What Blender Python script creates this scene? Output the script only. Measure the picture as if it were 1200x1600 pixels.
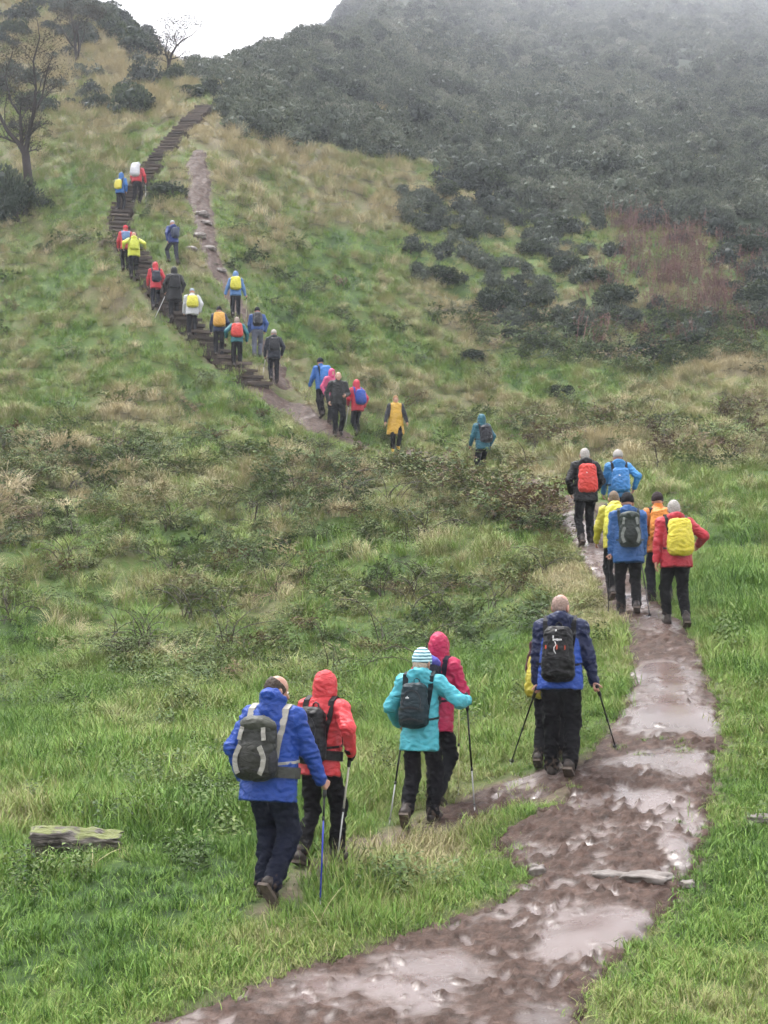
# Walkers climbing a muddy hill path on a misty day
import bpy, bmesh, math, random
import numpy as np
from mathutils import Matrix, Vector
from mathutils.bvhtree import BVHTree

for _o in list(bpy.data.objects):
    bpy.data.objects.remove(_o)
SC = bpy.context.scene
COL = SC.collection

# ------------------------------------------------------------------ camera
CZ = 3.0
FPX = 56.0 / 36.0 * 1600.0
PITCH = math.atan(130.0 / FPX)
cam_d = bpy.data.cameras.new('camera')
cam = bpy.data.objects.new('camera', cam_d)
COL.objects.link(cam)
cam.location = (0, 0, CZ)
cam.rotation_euler = (math.pi / 2 + PITCH, 0, 0)
cam_d.sensor_fit = 'VERTICAL'
cam_d.sensor_height = 36.0
cam_d.lens = 56.0
cam_d.clip_start = 0.1
cam_d.clip_end = 3000
SC.camera = cam

# ------------------------------------------------------------------ sky: overcast daylight
SUN_EL, SUN_ROT = math.radians(64), math.radians(-35)
world = bpy.data.worlds.new('World')
SC.world = world
world.use_nodes = True
wn, wl = world.node_tree.nodes, world.node_tree.links
wn.clear()
w_out = wn.new('ShaderNodeOutputWorld')
w_bg = wn.new('ShaderNodeBackground')
w_sky = wn.new('ShaderNodeTexSky')
w_sky.sky_type = 'NISHITA'
w_sky.sun_disc = False
w_sky.sun_elevation = SUN_EL
w_sky.sun_rotation = SUN_ROT
w_sky.dust_density = 6.0
w_sky.air_density = 1.0
w_hs = wn.new('ShaderNodeHueSaturation')
w_hs.inputs['Saturation'].default_value = 0.12
w_mix = wn.new('ShaderNodeMixRGB')
w_mix.inputs[0].default_value = 0.75
w_mix.inputs[2].default_value = (9.6, 9.5, 9.75, 1)      # even cloud layer
wl.new(w_sky.outputs[0], w_hs.inputs['Color'])
wl.new(w_hs.outputs[0], w_mix.inputs[1])
wl.new(w_mix.outputs[0], w_bg.inputs['Color'])
w_bg.inputs['Strength'].default_value = 0.062
wl.new(w_bg.outputs[0], w_out.inputs['Surface'])

sun_d = bpy.data.lights.new('sun', 'SUN')
sun_d.energy = 1.5
sun_d.angle = math.radians(28)
sun_d.color = (1.0, 0.97, 0.93)
sun = bpy.data.objects.new('sun', sun_d)
COL.objects.link(sun)
sun.location = (-20, -20, 60)
_sd = Vector((math.sin(SUN_ROT) * math.cos(SUN_EL), math.cos(SUN_ROT) * math.cos(SUN_EL), math.sin(SUN_EL)))
sun.rotation_euler = (-_sd).to_track_quat('-Z', 'Y').to_euler()

vs = SC.view_settings
vs.view_transform = 'Standard'
vs.look = 'None'
vs.exposure = 2.42
vs.gamma = 1.0
vs.use_curve_mapping = False
SC.render.engine = 'CYCLES'
SC.cycles.use_denoising = True
SC.cycles.max_bounces = 3
SC.cycles.diffuse_bounces = 1
SC.cycles.glossy_bounces = 2
SC.cycles.transmission_bounces = 2
SC.cycles.transparent_max_bounces = 4
SC.cycles.volume_bounces = 0
SC.cycles.use_adaptive_sampling = True
SC.cycles.adaptive_threshold = 0.07
SC.cycles.adaptive_min_samples = 20
SC.cycles.use_fast_gi = False
SC.cycles.use_light_tree = False
HAZE_DENSITY = 0.00058

RNG = np.random.default_rng(7)
random.seed(7)

# ------------------------------------------------------------------ small helpers
_perm = np.random.default_rng(3).permutation(256)
_perm = np.concatenate([_perm, _perm, _perm]).astype(np.int64)
_grad = np.array([[1,1,0],[-1,1,0],[1,-1,0],[-1,-1,0],[1,0,1],[-1,0,1],[1,0,-1],[-1,0,-1],[0,1,1],[0,-1,1],[0,1,-1],[0,-1,-1],[1,1,0],[0,-1,1],[-1,1,0],[0,-1,-1]], float)

def noise(x, y, z=0.0):
    x, y, z = np.broadcast_arrays(np.asarray(x, float), np.asarray(y, float), np.asarray(z, float))
    xi, yi, zi = np.floor(x), np.floor(y), np.floor(z)
    xf, yf, zf = x - xi, y - yi, z - zi
    xi, yi, zi = xi.astype(np.int64) & 255, yi.astype(np.int64) & 255, zi.astype(np.int64) & 255
    u, v, w = [t * t * t * (t * (t * 6 - 15) + 10) for t in (xf, yf, zf)]
    def g(i, j, k):
        h = _perm[_perm[_perm[xi + i] + yi + j] + zi + k] & 15
        gr = _grad[h]
        return gr[..., 0] * (xf - i) + gr[..., 1] * (yf - j) + gr[..., 2] * (zf - k)
    def lp(a, b, t): return a + (b - a) * t
    return lp(lp(lp(g(0,0,0), g(1,0,0), u), lp(g(0,1,0), g(1,1,0), u), v),
              lp(lp(g(0,0,1), g(1,0,1), u), lp(g(0,1,1), g(1,1,1), u), v), w)

def fbm(x, y, z=0.0, o=3):
    s, a = 0, 1.0
    for i in range(o):
        s = s + a * noise(np.asarray(x) * 2**i + 17.3 * i, np.asarray(y) * 2**i + 5.1 * i, np.asarray(z) * 2**i)
        a *= 0.5
    return s

def sstep(a, b, x):
    t = np.clip((np.asarray(x, float) - a) / (b - a), 0, 1)
    return t * t * (3 - 2 * t)

def srgb(h):
    h = h.lstrip('#')
    c = [int(h[i:i+2], 16) / 255 for i in (0, 2, 4)]
    return tuple((x / 12.92 if x <= 0.04045 else ((x + 0.055) / 1.055) ** 2.4) for x in c)

def mesh_from(name, V, F, mats=(), smooth=True, mat_index=None, attrs=None):
    """V (n,3) array, F (m,3|4) array, or a list of index tuples."""
    me = bpy.data.meshes.new(name)
    V = np.asarray(V, np.float32)
    if isinstance(F, np.ndarray):
        m, k = F.shape
        me.vertices.add(len(V)); me.vertices.foreach_set('co', V.ravel())
        me.loops.add(m * k); me.loops.foreach_set('vertex_index', F.astype(np.int32).ravel())
        me.polygons.add(m)
        me.polygons.foreach_set('loop_start', np.arange(0, m * k, k, dtype=np.int32))
        me.update(calc_edges=True)
    else:
        me.from_pydata([tuple(v) for v in V.tolist()], [], F)
        me.update()
    if smooth:
        me.polygons.foreach_set('use_smooth', np.ones(len(me.polygons), bool))
    for m_ in mats: me.materials.append(m_)
    if mat_index is not None:
        me.polygons.foreach_set('material_index', np.asarray(mat_index, np.int32))
    for k_, a_ in (attrs or {}).items():
        at = me.attributes.new(k_, 'FLOAT', 'POINT')
        at.data.foreach_set('value', np.asarray(a_, np.float32))
    me.validate()
    return me

def link(name, data, parent=None, loc=None, label=None, cat=None, group=None, kind=None):
    o = bpy.data.objects.new(name, data)
    COL.objects.link(o)
    if parent is not None: o.parent = parent
    if loc is not None: o.location = loc
    if label: o['label'] = label
    if cat: o['category'] = cat
    if group: o['group'] = group
    if kind: o['kind'] = kind
    return o

# ------------------------------------------------------------------ materials
def nodes_of(name):
    m = bpy.data.materials.new(name)
    m.use_nodes = True
    nt = m.node_tree
    return m, nt.nodes, nt.links, nt.nodes['Principled BSDF']

def ramp(n, stops):
    r = n.new('ShaderNodeValToRGB')
    el = r.color_ramp.elements
    while len(el) < len(stops): el.new(0.5)
    for e, (p, c) in zip(el, stops):
        e.position = p; e.color = (*c[:3], 1)
    return r

def fabric(name, col, rough=0.5, wr=0.5, scale=7.0, var=0.18, mud=None, spec=0.2):
    """wet shell cloth: creases as bump, slight shade variation of the dye"""
    m, n, l, b = nodes_of(name)
    tc = n.new('ShaderNodeTexCoord')
    mp = n.new('ShaderNodeMapping'); mp.inputs['Scale'].default_value = (1, 1, 1.7)
    l.new(tc.outputs['Object'], mp.inputs[0])
    nz = n.new('ShaderNodeTexNoise'); nz.inputs['Scale'].default_value = scale; nz.inputs['Detail'].default_value = 3
    nz.inputs['Distortion'].default_value = 1.6
    l.new(mp.outputs[0], nz.inputs['Vector'])
    n2 = n.new('ShaderNodeTexNoise'); n2.inputs['Scale'].default_value = 5; n2.inputs['Detail'].default_value = 4
    l.new(tc.outputs['Object'], n2.inputs['Vector'])
    d = tuple(c * (1 - var) for c in col); e = tuple(min(1, c * (1 + var * .6)) for c in col)
    r = ramp(n, [(0.3, d), (0.7, e)])
    l.new(n2.outputs[0], r.inputs[0])
    out = r.outputs[0]
    if mud:
        sx = n.new('ShaderNodeSeparateXYZ'); l.new(tc.outputs['Object'], sx.inputs[0])
        mr = n.new('ShaderNodeMapRange')
        mr.inputs[1].default_value = mud; mr.inputs[2].default_value = 0.02; mr.inputs[3].default_value = -0.3; mr.inputs[4].default_value = 0.28
        l.new(sx.outputs['Z'], mr.inputs[0])
        n3 = n.new('ShaderNodeTexNoise'); n3.inputs['Scale'].default_value = 30; n3.inputs['Detail'].default_value = 4
        l.new(tc.outputs['Object'], n3.inputs['Vector'])
        ad = n.new('ShaderNodeMath'); ad.operation = 'ADD'; l.new(mr.outputs[0], ad.inputs[0]); l.new(n3.outputs[0], ad.inputs[1])
        r3 = ramp(n, [(0.62, (0, 0, 0)), (0.75, (1, 1, 1))]); l.new(ad.outputs[0], r3.inputs[0])
        mx = n.new('ShaderNodeMixRGB'); mx.inputs[2].default_value = (0.055, 0.040, 0.032, 1)
        l.new(r3.outputs[0], mx.inputs[0]); l.new(out, mx.inputs[1]); out = mx.outputs[0]
    l.new(out, b.inputs['Base Color'])
    b.inputs['Roughness'].default_value = rough
    b.inputs['Specular IOR Level'].default_value = spec
    bp = n.new('ShaderNodeBump'); bp.inputs['Strength'].default_value = wr; bp.inputs['Distance'].default_value = 0.03
    l.new(nz.outputs[0], bp.inputs['Height'])
    n4 = n.new('ShaderNodeTexNoise'); n4.inputs['Scale'].default_value = 45; n4.inputs['Detail'].default_value = 2
    l.new(mp.outputs[0], n4.inputs['Vector'])
    bp2 = n.new('ShaderNodeBump'); bp2.inputs['Strength'].default_value = wr * .5; bp2.inputs['Distance'].default_value = 0.004
    l.new(n4.outputs[0], bp2.inputs['Height']); l.new(bp.outputs[0], bp2.inputs['Normal'])
    l.new(bp2.outputs[0], b.inputs['Normal'])
    return m

def plain(name, col, rough=0.5, metal=0.0, nscale=20, var=0.15, bump=0.2, bdist=0.005):
    m, n, l, b = nodes_of(name)
    tc = n.new('ShaderNodeTexCoord')
    nz = n.new('ShaderNodeTexNoise'); nz.inputs['Scale'].default_value = nscale; nz.inputs['Detail'].default_value = 4
    l.new(tc.outputs['Object'], nz.inputs['Vector'])
    r = ramp(n, [(0.3, tuple(c * (1 - var) for c in col)), (0.7, tuple(min(1, c * (1 + var)) for c in col))])
    l.new(nz.outputs[0], r.inputs[0]); l.new(r.outputs[0], b.inputs['Base Color'])
    b.inputs['Roughness'].default_value = rough; b.inputs['Metallic'].default_value = metal; b.inputs['Specular IOR Level'].default_value = 0.18
    bp = n.new('ShaderNodeBump'); bp.inputs['Strength'].default_value = bump; bp.inputs['Distance'].default_value = bdist
    l.new(nz.outputs[0], bp.inputs['Height']); l.new(bp.outputs[0], b.inputs['Normal'])
    return m

GRASS_STOPS = [(0.0, (0.022, 0.042, 0.016)), (0.22, (0.058, 0.125, 0.026)), (0.42, (0.140, 0.240, 0.048)), (0.6, (0.200, 0.235, 0.078)), (0.8, (0.285, 0.260, 0.138)), (1.0, (0.38, 0.325, 0.195))]

def plant_mat(name, stops, trans=0.25, rough=0.55, amp=0.16):
    """leaf colour follows each plant's own tint (instance attribute) and each blade's own shade"""
    m, n, l, b = nodes_of(name)
    at = n.new('ShaderNodeAttribute'); at.attribute_type = 'INSTANCER'; at.attribute_name = 'tint'
    bl = n.new('ShaderNodeAttribute'); bl.attribute_name = 'bl'
    ma = n.new('ShaderNodeMath'); ma.operation = 'MULTIPLY_ADD'
    ma.inputs[1].default_value = amp * 2
    l.new(bl.outputs['Fac'], ma.inputs[0]); l.new(at.outputs['Fac'], ma.inputs[2])
    sb = n.new('ShaderNodeMath'); sb.operation = 'SUBTRACT'; sb.inputs[1].default_value = amp
    l.new(ma.outputs[0], sb.inputs[0])
    r = ramp(n, stops); l.new(sb.outputs[0], r.inputs[0])
    l.new(r.outputs[0], b.inputs['Base Color'])
    b.inputs['Roughness'].default_value = rough
    b.inputs['Specular IOR Level'].default_value = 0.09
    if trans > 1:
        tr = n.new('ShaderNodeBsdfTranslucent'); l.new(r.outputs[0], tr.inputs['Color'])
        mx = n.new('ShaderNodeMixShader'); mx.inputs[0].default_value = trans
        l.new(b.outputs[0], mx.inputs[1]); l.new(tr.outputs[0], mx.inputs[2])
        l.new(mx.outputs[0], n['Material Output'].inputs['Surface'])
    return m

# ------------------------------------------------------------------ the lie of the land
# picture measurements of the ground: column -> (row, metres away)
_CP = {
 -150: [(1600,10.4),(1405,12.6),(1225,17),(1105,22),(1045,25),(885,30),(785,35),(706,40),(640,45),(560,50),(450,56),(350,63),(250,72),(150,85),(50,100),(-20,120),(-30,160),(10,250),(40,430),(60,690)],
 0: [(1600,10.4),(1405,12.6),(1225,17),(1105,22),(1045,25),(885,30),(785,35),(706,40),(640,45),(560,50),(450,55.5),(350,62.5),(250,71),(160,84),(70,100),(5,118),(-20,150),(10,250),(50,430),(80,690)],
 150: [(1600,10.4),(1405,12.5),(1220,17),(1100,22),(1045,24.5),(880,30),(780,35),(706,40),(640,45),(540,50),(460,53),(400,56),(330,61),(250,69),(170,82),(100,95),(50,108),(32,124),(30,135),(60,190),(100,300),(130,430),(150,690)],
 225: [(170,80),(120,93),(85,107),(74,120),(100,160),(140,300)],
 300: [(1600,10.35),(1405,12.45),(1220,17),(1098,22),(1045,24.3),(880,30),(780,35),(706,40),(640,46),(560,49),(520,50.5),(450,53.5),(400,56),(330,60.5),(250,66.5),(180,74.5),(140,88),(118,105),(114,116),(140,150),(170,220),(190,430),(195,690)],
 450: [(1600,10.3),(1402,12.5),(1215,17),(1095,22),(1045,24),(880,30),(780,35),(706,41),(640,47.5),(600,49.2),(560,51),(450,57),(350,64.5),(280,71),(200,85),(140,108),(100,135),(84,165),(105,230),(140,430),(150,690)],
 600: [(1600,10.3),(1400,12.7),(1310,14.5),(1210,16.8),(1090,21.5),(1035,24),(880,29.5),(780,35),(712,44.4),(690,46.3),(640,49),(600,51),(500,57),(400,65),(300,75),(250,84),(150,125),(50,240),(-20,380),(-50,500),(-40,890)],
 750: [(1600,10.3),(1400,12.7),(1300,14.3),(1215,16),(1080,20.5),(1000,24),(880,28.5),(800,34),(742,40.5),(690,45.5),(640,50),(590,54),(500,60),(400,70),(330,79),(260,95),(150,165),(50,320),(-10,520),(-45,700),(-40,890)],
 900: [(1600,10.3),(1400,12.5),(1300,13.8),(1210,15.3),(1060,19),(980,21.8),(857,28),(800,31.5),(760,35),(700,42),(640,49),(580,55),(500,62),(400,72),(330,82),(250,108),(150,185),(50,370),(0,600),(-35,800),(-35,890)],
 1050: [(1600,10.2),(1400,12.4),(1290,13.8),(1190,15.4),(1050,18.5),(988,20.4),(900,25),(830,29),(780,32),(740,36),(690,42),(640,48),(580,55),(500,61),(400,71),(330,82),(250,112),(150,195),(50,390),(0,630),(-35,830),(-35,890)],
 1200: [(1600,10.2),(1400,12.3),(1290,13.8),(1190,15.4),(1050,18.5),(988,20.5),(900,25),(830,29),(780,32),(740,36),(690,42),(640,48),(580,55),(500,61),(400,72),(330,83),(250,114),(150,200),(50,410),(0,660),(-35,850),(-35,890)],
 1350: [(1600,10.2),(1400,12.3),(1290,13.8),(1190,15.4),(1050,18.5),(988,20.5),(900,25),(830,29),(780,32),(740,36),(690,42),(640,48),(580,55),(500,61),(400,72),(330,83),(250,114),(150,200),(50,410),(0,660),(-35,850),(-35,890)],
}
_cp, _sp = math.cos(PITCH), math.sin(PITCH)

def ray(u, v):
    """direction through a picture point, scaled to one metre of depth: (sideways, up)"""
    xc, yc = (u - 600.0) / FPX, (800.0 - v) / FPX
    fy = _cp - yc * _sp
    return xc / fy, (_sp + yc * _cp) / fy

def project(x, y, z):
    z = z - CZ
    dep = y * _cp + z * _sp
    up = -y * _sp + z * _cp
    return 600 + FPX * x / dep, 800 - FPX * up / dep

_pa, _pt, _pe = [], [], []
for _u, _rows in _CP.items():
    for _v, _d in _rows:
        _a, _e = ray(_u, _v)
        _pa.append(_a * 6.0); _pt.append(math.log(_d)); _pe.append(_e)
_pa, _pt, _pe = map(np.array, (_pa, _pt, _pe))

def _tps_k(r2): return np.where(r2 > 1e-12, 0.5 * r2 * np.log(np.maximum(r2, 1e-12)), 0)
_n = len(_pa)
_K = _tps_k((_pa[:, None] - _pa) ** 2 + (_pt[:, None] - _pt) ** 2) + 2e-3 * np.eye(_n)
_P = np.stack([np.ones(_n), _pa, _pt], 1)
_A = np.block([[_K, _P], [_P.T, np.zeros((3, 3))]])
_w = np.linalg.solve(_A, np.concatenate([_pe, np.zeros(3)]))
A_LIM = 0.31
_GA = np.linspace(-A_LIM, A_LIM, 220); _GT = np.linspace(math.log(9.0), math.log(905.0), 480)
_ga, _gt = np.meshgrid(_GA * 6.0, _GT, indexing='ij')
_E = np.zeros(_ga.shape)
for _i in range(_n):
    _E += _w[_i] * _tps_k((_ga - _pa[_i]) ** 2 + (_gt - _pt[_i]) ** 2)
_E += _w[_n] + _w[_n + 1] * _ga + _w[_n + 2] * _gt

def _base(x, y):
    yy = np.clip(y, 9.05, 900.0)
    a = x / yy
    a = A_LIM * 0.985 * np.tanh(a / (A_LIM * 0.985)) * np.where(np.abs(a) < .24, 1, 1)
    a = np.where(np.abs(x / yy) < 0.24, x / yy, np.sign(x) * (0.24 + 0.06 * np.tanh((np.abs(x / yy) - 0.24) / 0.06)))
    fi = np.clip((a - _GA[0]) / (_GA[1] - _GA[0]), 0, len(_GA) - 1.001)
    fj = np.clip((np.log(yy) - _GT[0]) / (_GT[1] - _GT[0]), 0, len(_GT) - 1.001)
    i, j = fi.astype(int), fj.astype(int)
    s, t = fi - i, fj - j
    e = (_E[i, j] * (1 - s) + _E[i + 1, j] * s) * (1 - t) + (_E[i, j + 1] * (1 - s) + _E[i + 1, j + 1] * s) * t
    z = CZ + yy * e
    near = np.clip((9.05 - y) / 9.05, 0, 1.6)
    return z + (CZ - 1.7 - z) * near * 0.7

def hummock(x, y):
    return noise(x * 1.25, y * .95, 91.3) + .5 * noise(x * 2.7, y * 2.1, 93.7)

def relief(x, y):
    """hummocks: small by the meadow, rough and tussocky on the hill"""
    amp = 0.025 + 0.13 * sstep(18, 40, y) + 0.35 * sstep(70, 160, y)
    return amp * (fbm(x * 0.55, y * 0.4, 0, 3)) + sstep(20, 34, y) * .25 * hummock(x, y) + 0.5 * amp * noise(x * 1.7, y * 1.3, 4.0)

def ground_z(x, y):
    x = np.asarray(x, float); y = np.asarray(y, float)
    return _base(x, y) + relief(x, y) * (1 - 0.75 * sstep(0.6, -0.3, walk_sdf(x, y)))

def poly_sdf(x, y, P):
    x = np.asarray(x, float); y = np.asarray(y, float)
    d2 = np.full(x.shape, 1e9); ins = np.zeros(x.shape, bool)
    n = len(P)
    for i in range(n):
        ax, ay = P[i]; bx, by = P[(i + 1) % n]
        ex, ey = bx - ax, by - ay
        wx, wy = x - ax, y - ay
        t = np.clip((wx * ex + wy * ey) / (ex * ex + ey * ey + 1e-12), 0, 1)
        d2 = np.minimum(d2, (wx - ex * t) ** 2 + (wy - ey * t) ** 2)
        c = ((ay <= y) != (by <= y))
        with np.errstate(divide='ignore', invalid='ignore'):
            xc = ax + (y - ay) * ex / (ey if abs(ey) > 1e-12 else 1e-12)
        ins ^= c & (x < xc)
    d = np.sqrt(d2)
    return np.where(ins, -d, d)

def line_sdf(x, y, L):
    """L: list of (x, y, halfwidth)"""
    x = np.asarray(x, float); y = np.asarray(y, float)
    d = np.full(x.shape, 1e9)
    for (ax, ay, ra), (bx, by, rb) in zip(L[:-1], L[1:]):
        ex, ey = bx - ax, by - ay
        t = np.clip(((x - ax) * ex + (y - ay) * ey) / (ex * ex + ey * ey + 1e-12), 0, 1)
        d = np.minimum(d, np.hypot(x - ax - ex * t, y - ay - ey * t) - (ra + (rb - ra) * t))
    return d

def hit0(u, v):
    """where the sight line through a picture point meets the smooth ground"""
    a, e = ray(u, v)
    y = np.exp(np.linspace(math.log(9.06), math.log(890), 3300))
    f = _base(a * y, y) - (CZ + e * y)
    k = np.argmax(f > 0)
    if f[k] <= 0: k = len(y) - 1
    if k == 0: return a * y[0], y[0]
    t = -f[k - 1] / (f[k] - f[k - 1])
    yy = y[k - 1] + t * (y[k] - y[k - 1])
    return a * yy, yy

# main muddy path: outline of the wide near stretch
_PL = [(150,1660),(240,1598),(330,1572),(400,1540),(480,1503),(560,1482),(650,1452),(740,1420),(800,1392),(825,1372),(790,1345),(760,1318),(800,1290),(868,1262),(895,1215),(932,1160),(972,1105),(982,1050),(978,1010),(965,975),(945,940),(925,900),(898,860),(872,822),(862,796)]
_PR = [(928,796),(950,830),(975,870),(1010,910),(1045,950),(1075,985),(1092,1010),(1108,1050),(1124,1100),(1129,1150),(1128,1200),(1118,1250),(1108,1300),(1092,1350),(1070,1395),(1050,1420),(1020,1452),(960,1502),(930,1540),(912,1598),(890,1660)]
PATH_MAIN = [hit0(u, v) for u, v in _PL + _PR]
_far = [(905,802,.62),(870,788,.55),(800,762,.5),(700,735,.5),(625,711,.5),(560,696,.55),(500,668,.6),(450,640,.62),(415,615,.6)]
PATH_FAR = [(*hit0(u, v), w) for u, v, w in _far]
_trail = [(405,1425,.08),(450,1395,.12),(520,1345,.16),(590,1318,.26),(655,1300,.32),(720,1268,.36),(790,1238,.42),(870,1222,.55),(960,1200,.5)]
TRAIL = [(*hit0(u, v), w) for u, v, w in _trail]
_stair = [(412,612),(370,575),(322,537),(275,487),(240,440),(207,395),(188,362),(186,338),(203,308),(226,276),(250,246),(275,216),(298,192),(312,178),(322,166)]
STAIR = [(*hit0(u, v), .50) for u, v in _stair]
_gully = [(312,236,.22),(307,262,.46),(313,285,.40),(310,310,.44),(319,340,.34),(320,365,.40),(331,400,.30),(341,425,.34),(360,452,.26),(374,480,.26),(400,520,.18),(418,545,.24),(432,572,.20),(440,602,.34)]
GULLY = [(*hit0(u, v), w) for u, v, w in _gully]

def path_sdf(x, y):
    d = np.minimum(poly_sdf(x, y, PATH_MAIN), line_sdf(x, y, PATH_FAR))
    return d

def walk_sdf(x, y):
    x = np.asarray(x, float); y = np.asarray(y, float)
    out = np.full(x.shape, 9.0)
    m = (y < 80) & (np.abs(x) < 15)
    if m.any():
        xm, ym = x[m], y[m]
        d = np.minimum(path_sdf(xm, ym), line_sdf(xm, ym, STAIR))
        out[m] = np.minimum(d, line_sdf(xm, ym, GULLY))
    return out

def hit(u, v):
    """the same, on the finished ground"""
    a, e = ray(u, v)
    y = np.exp(np.linspace(math.log(9.06), math.log(890), 3300))
    f = ground_z(a * y, y) - (CZ + e * y)
    k = int(np.argmax(f > 0))
    if f[k] <= 0: k = len(y) - 1
    return Vector((float(a * y[k]), float(y[k]), float(ground_z(np.array([a * y[k]]), np.array([y[k]]))[0])))

def gz(x, y): return float(ground_z(np.array([x]), np.array([y]))[0])
# ------------------------------------------------------------------ where what grows (soft patches, measured from the photograph)
def gauss(u, v, cu, cv, ru, rv): return np.exp(-(((u - cu) / ru) ** 2 + ((v - cv) / rv) ** 2))

_TINT = [(250,1150,360,80,-.03),(650,1070,160,50,-.03),(520,430,110,70,-.26),(470,510,70,40,-.2),(610,560,160,40,-.16),(900,590,190,26,-.2),(370,640,70,36,-.2),(330,700,110,36,-.12),(60,450,90,60,-.16),(140,290,70,50,-.15),(1140,830,90,80,-.14),(830,690,60,30,-.12),(1000,790,90,26,-.1),(140,560,120,40,-.1),(560,380,70,40,-.12),(150,1170,220,60,.02),
 (90,70,130,80,.22),(230,120,70,60,.24),(150,110,90,60,.14),(330,205,60,30,.15),(450,245,120,40,.22),(500,310,90,60,.14),(740,487,70,26,.36),(860,490,60,26,.2),(180,640,60,28,.3),(272,655,30,20,.26),(20,800,45,60,.25),(935,960,60,60,.3),(885,900,50,40,.2),(600,1350,110,42,.24),(700,1330,60,30,.2),(1160,1530,90,60,.14),(20,1270,70,50,.26),(640,310,70,40,.2),(180,480,30,24,.34),(100,740,70,40,.12),(300,950,120,40,.1),(450,770,120,40,.08),(1150,570,90,24,.3),(1050,600,90,20,.2),(960,690,60,24,.2),(420,960,40,30,.22),(560,960,60,30,.18),(350,200,40,30,.2),(110,230,70,40,.12),(380,1470,200,60,.08)]

def tint_field(u, v, x, y):
    t = 0.41 + 0.22 * sstep(20, 40, y) + .07 * bramble_mask(u, v) + 0.05 * sstep(1350, 1500, v) * sstep(500, 200, u)
    for (cu, cv, ru, rv, dt) in _TINT:
        t = t + dt * gauss(u, v, cu, cv, ru, rv)
    return t + .30 * hummock(x, y) * sstep(20, 34, y) + .13 * sstep(26, 18, y) * (noise(x * 1.9, y * 1.6, 77) + .6 * noise(x * 4.3, y * 3.7, 79)) + 0.24 * fbm(x * .35, y * .22, 3.3, 3) + 0.10 * noise(x * 1.4, y * 0.9, 8.0)

_GB = np.array([(300,40),(330,185),(380,218),(430,232),(520,232),(600,248),(700,262),(760,300),(830,342),(930,345),(1000,340),(1100,350),(1250,372)], float)
def gorse_mask(u, v, x, y):
    b = np.interp(u, _GB[:, 0], _GB[:, 1])
    edge = v + 16 * fbm(x * .12, y * .08, 5, 2)
    left = sstep(0, 14, u - (335 + np.maximum(190 - v, 0) * 0.55))
    return sstep(12, -8, edge - b) * left
_SCRUB = [(610,270),(760,280),(850,335),(1000,330),(1260,360),(1260,560),(1130,560),(1000,590),(900,570),(820,560),(740,530),(680,460),(640,420),(620,350)]
def scrub_mask(u, v): return sstep(18, -25, poly_sdf(u, v, _SCRUB))
_BRAM = [(-200,690),(150,700),(330,720),(480,712),(600,728),(700,735),(770,745),(850,790),(880,850),(915,920),(950,990),(900,1010),(800,1020),(700,1030),(500,1060),(300,1060),(100,1010),(-200,960)]
def bramble_mask(u, v): return sstep(25, -30, poly_sdf(u, v, _BRAM))
_BROWN = [(780,655),(900,640),(1010,650),(1130,640),(1260,660),(1260,740),(1120,735),(1010,735),(900,720),(820,700)]
def brown_mask(u, v): return sstep(16, -16, poly_sdf(u, v, _BROWN))
_HERB = [(955,340),(1010,338),(1080,385),(1150,470),(1140,505),(1060,500),(1000,450),(960,400)]
def herb_mask(u, v): return sstep(8, -14, poly_sdf(u, v, _HERB))

# ------------------------------------------------------------------ ground sheet
def ground_material():
    m, n, l, b = nodes_of('meadow soil and thatch')
    at = n.new('ShaderNodeAttribute'); at.attribute_name = 'tint'
    tc = n.new('ShaderNodeTexCoord')
    nz = n.new('ShaderNodeTexNoise'); nz.inputs['Scale'].default_value = 6; nz.inputs['Detail'].default_value = 6
    l.new(tc.outputs['Object'], nz.inputs['Vector'])
    ma = n.new('ShaderNodeMath'); ma.operation = 'MULTIPLY_ADD'; ma.inputs[1].default_value = 0.6
    l.new(nz.outputs[0], ma.inputs[0]); l.new(at.outputs['Fac'], ma.inputs[2])
    sb = n.new('ShaderNodeMath'); sb.operation = 'SUBTRACT'; sb.inputs[1].default_value = 0.35
    l.new(ma.outputs[0], sb.inputs[0])
    r = ramp(n, [(p, tuple(c * .33 for c in col)) for p, col in GRASS_STOPS]); l.new(sb.outputs[0], r.inputs[0])
    mud = n.new('ShaderNodeAttribute'); mud.attribute_name = 'mud'
    n2 = n.new('ShaderNodeTexNoise'); n2.inputs['Scale'].default_value = 11; n2.inputs['Detail'].default_value = 5
    l.new(tc.outputs['Object'], n2.inputs['Vector'])
    r2 = ramp(n, [(0.3, (0.045, 0.033, 0.025)), (0.7, (0.12, 0.09, 0.07))]); l.new(n2.outputs[0], r2.inputs[0])
    mx = n.new('ShaderNodeMixRGB'); l.new(mud.outputs['Fac'], mx.inputs[0]); l.new(r.outputs[0], mx.inputs[1]); l.new(r2.outputs[0], mx.inputs[2])
    l.new(mx.outputs[0], b.inputs['Base Color'])
    b.inputs['Roughness'].default_value = 0.85; b.inputs['Specular IOR Level'].default_value = 0.12
    bp = n.new('ShaderNodeBump'); bp.inputs['Strength'].default_value = 0.6; bp.inputs['Distance'].default_value = 0.05
    l.new(n2.outputs[0], bp.inputs['Height']); l.new(bp.outputs[0], b.inputs['Normal'])
    return m

def trail_sdf(x, y): return line_sdf(x, y, TRAIL)

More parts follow.
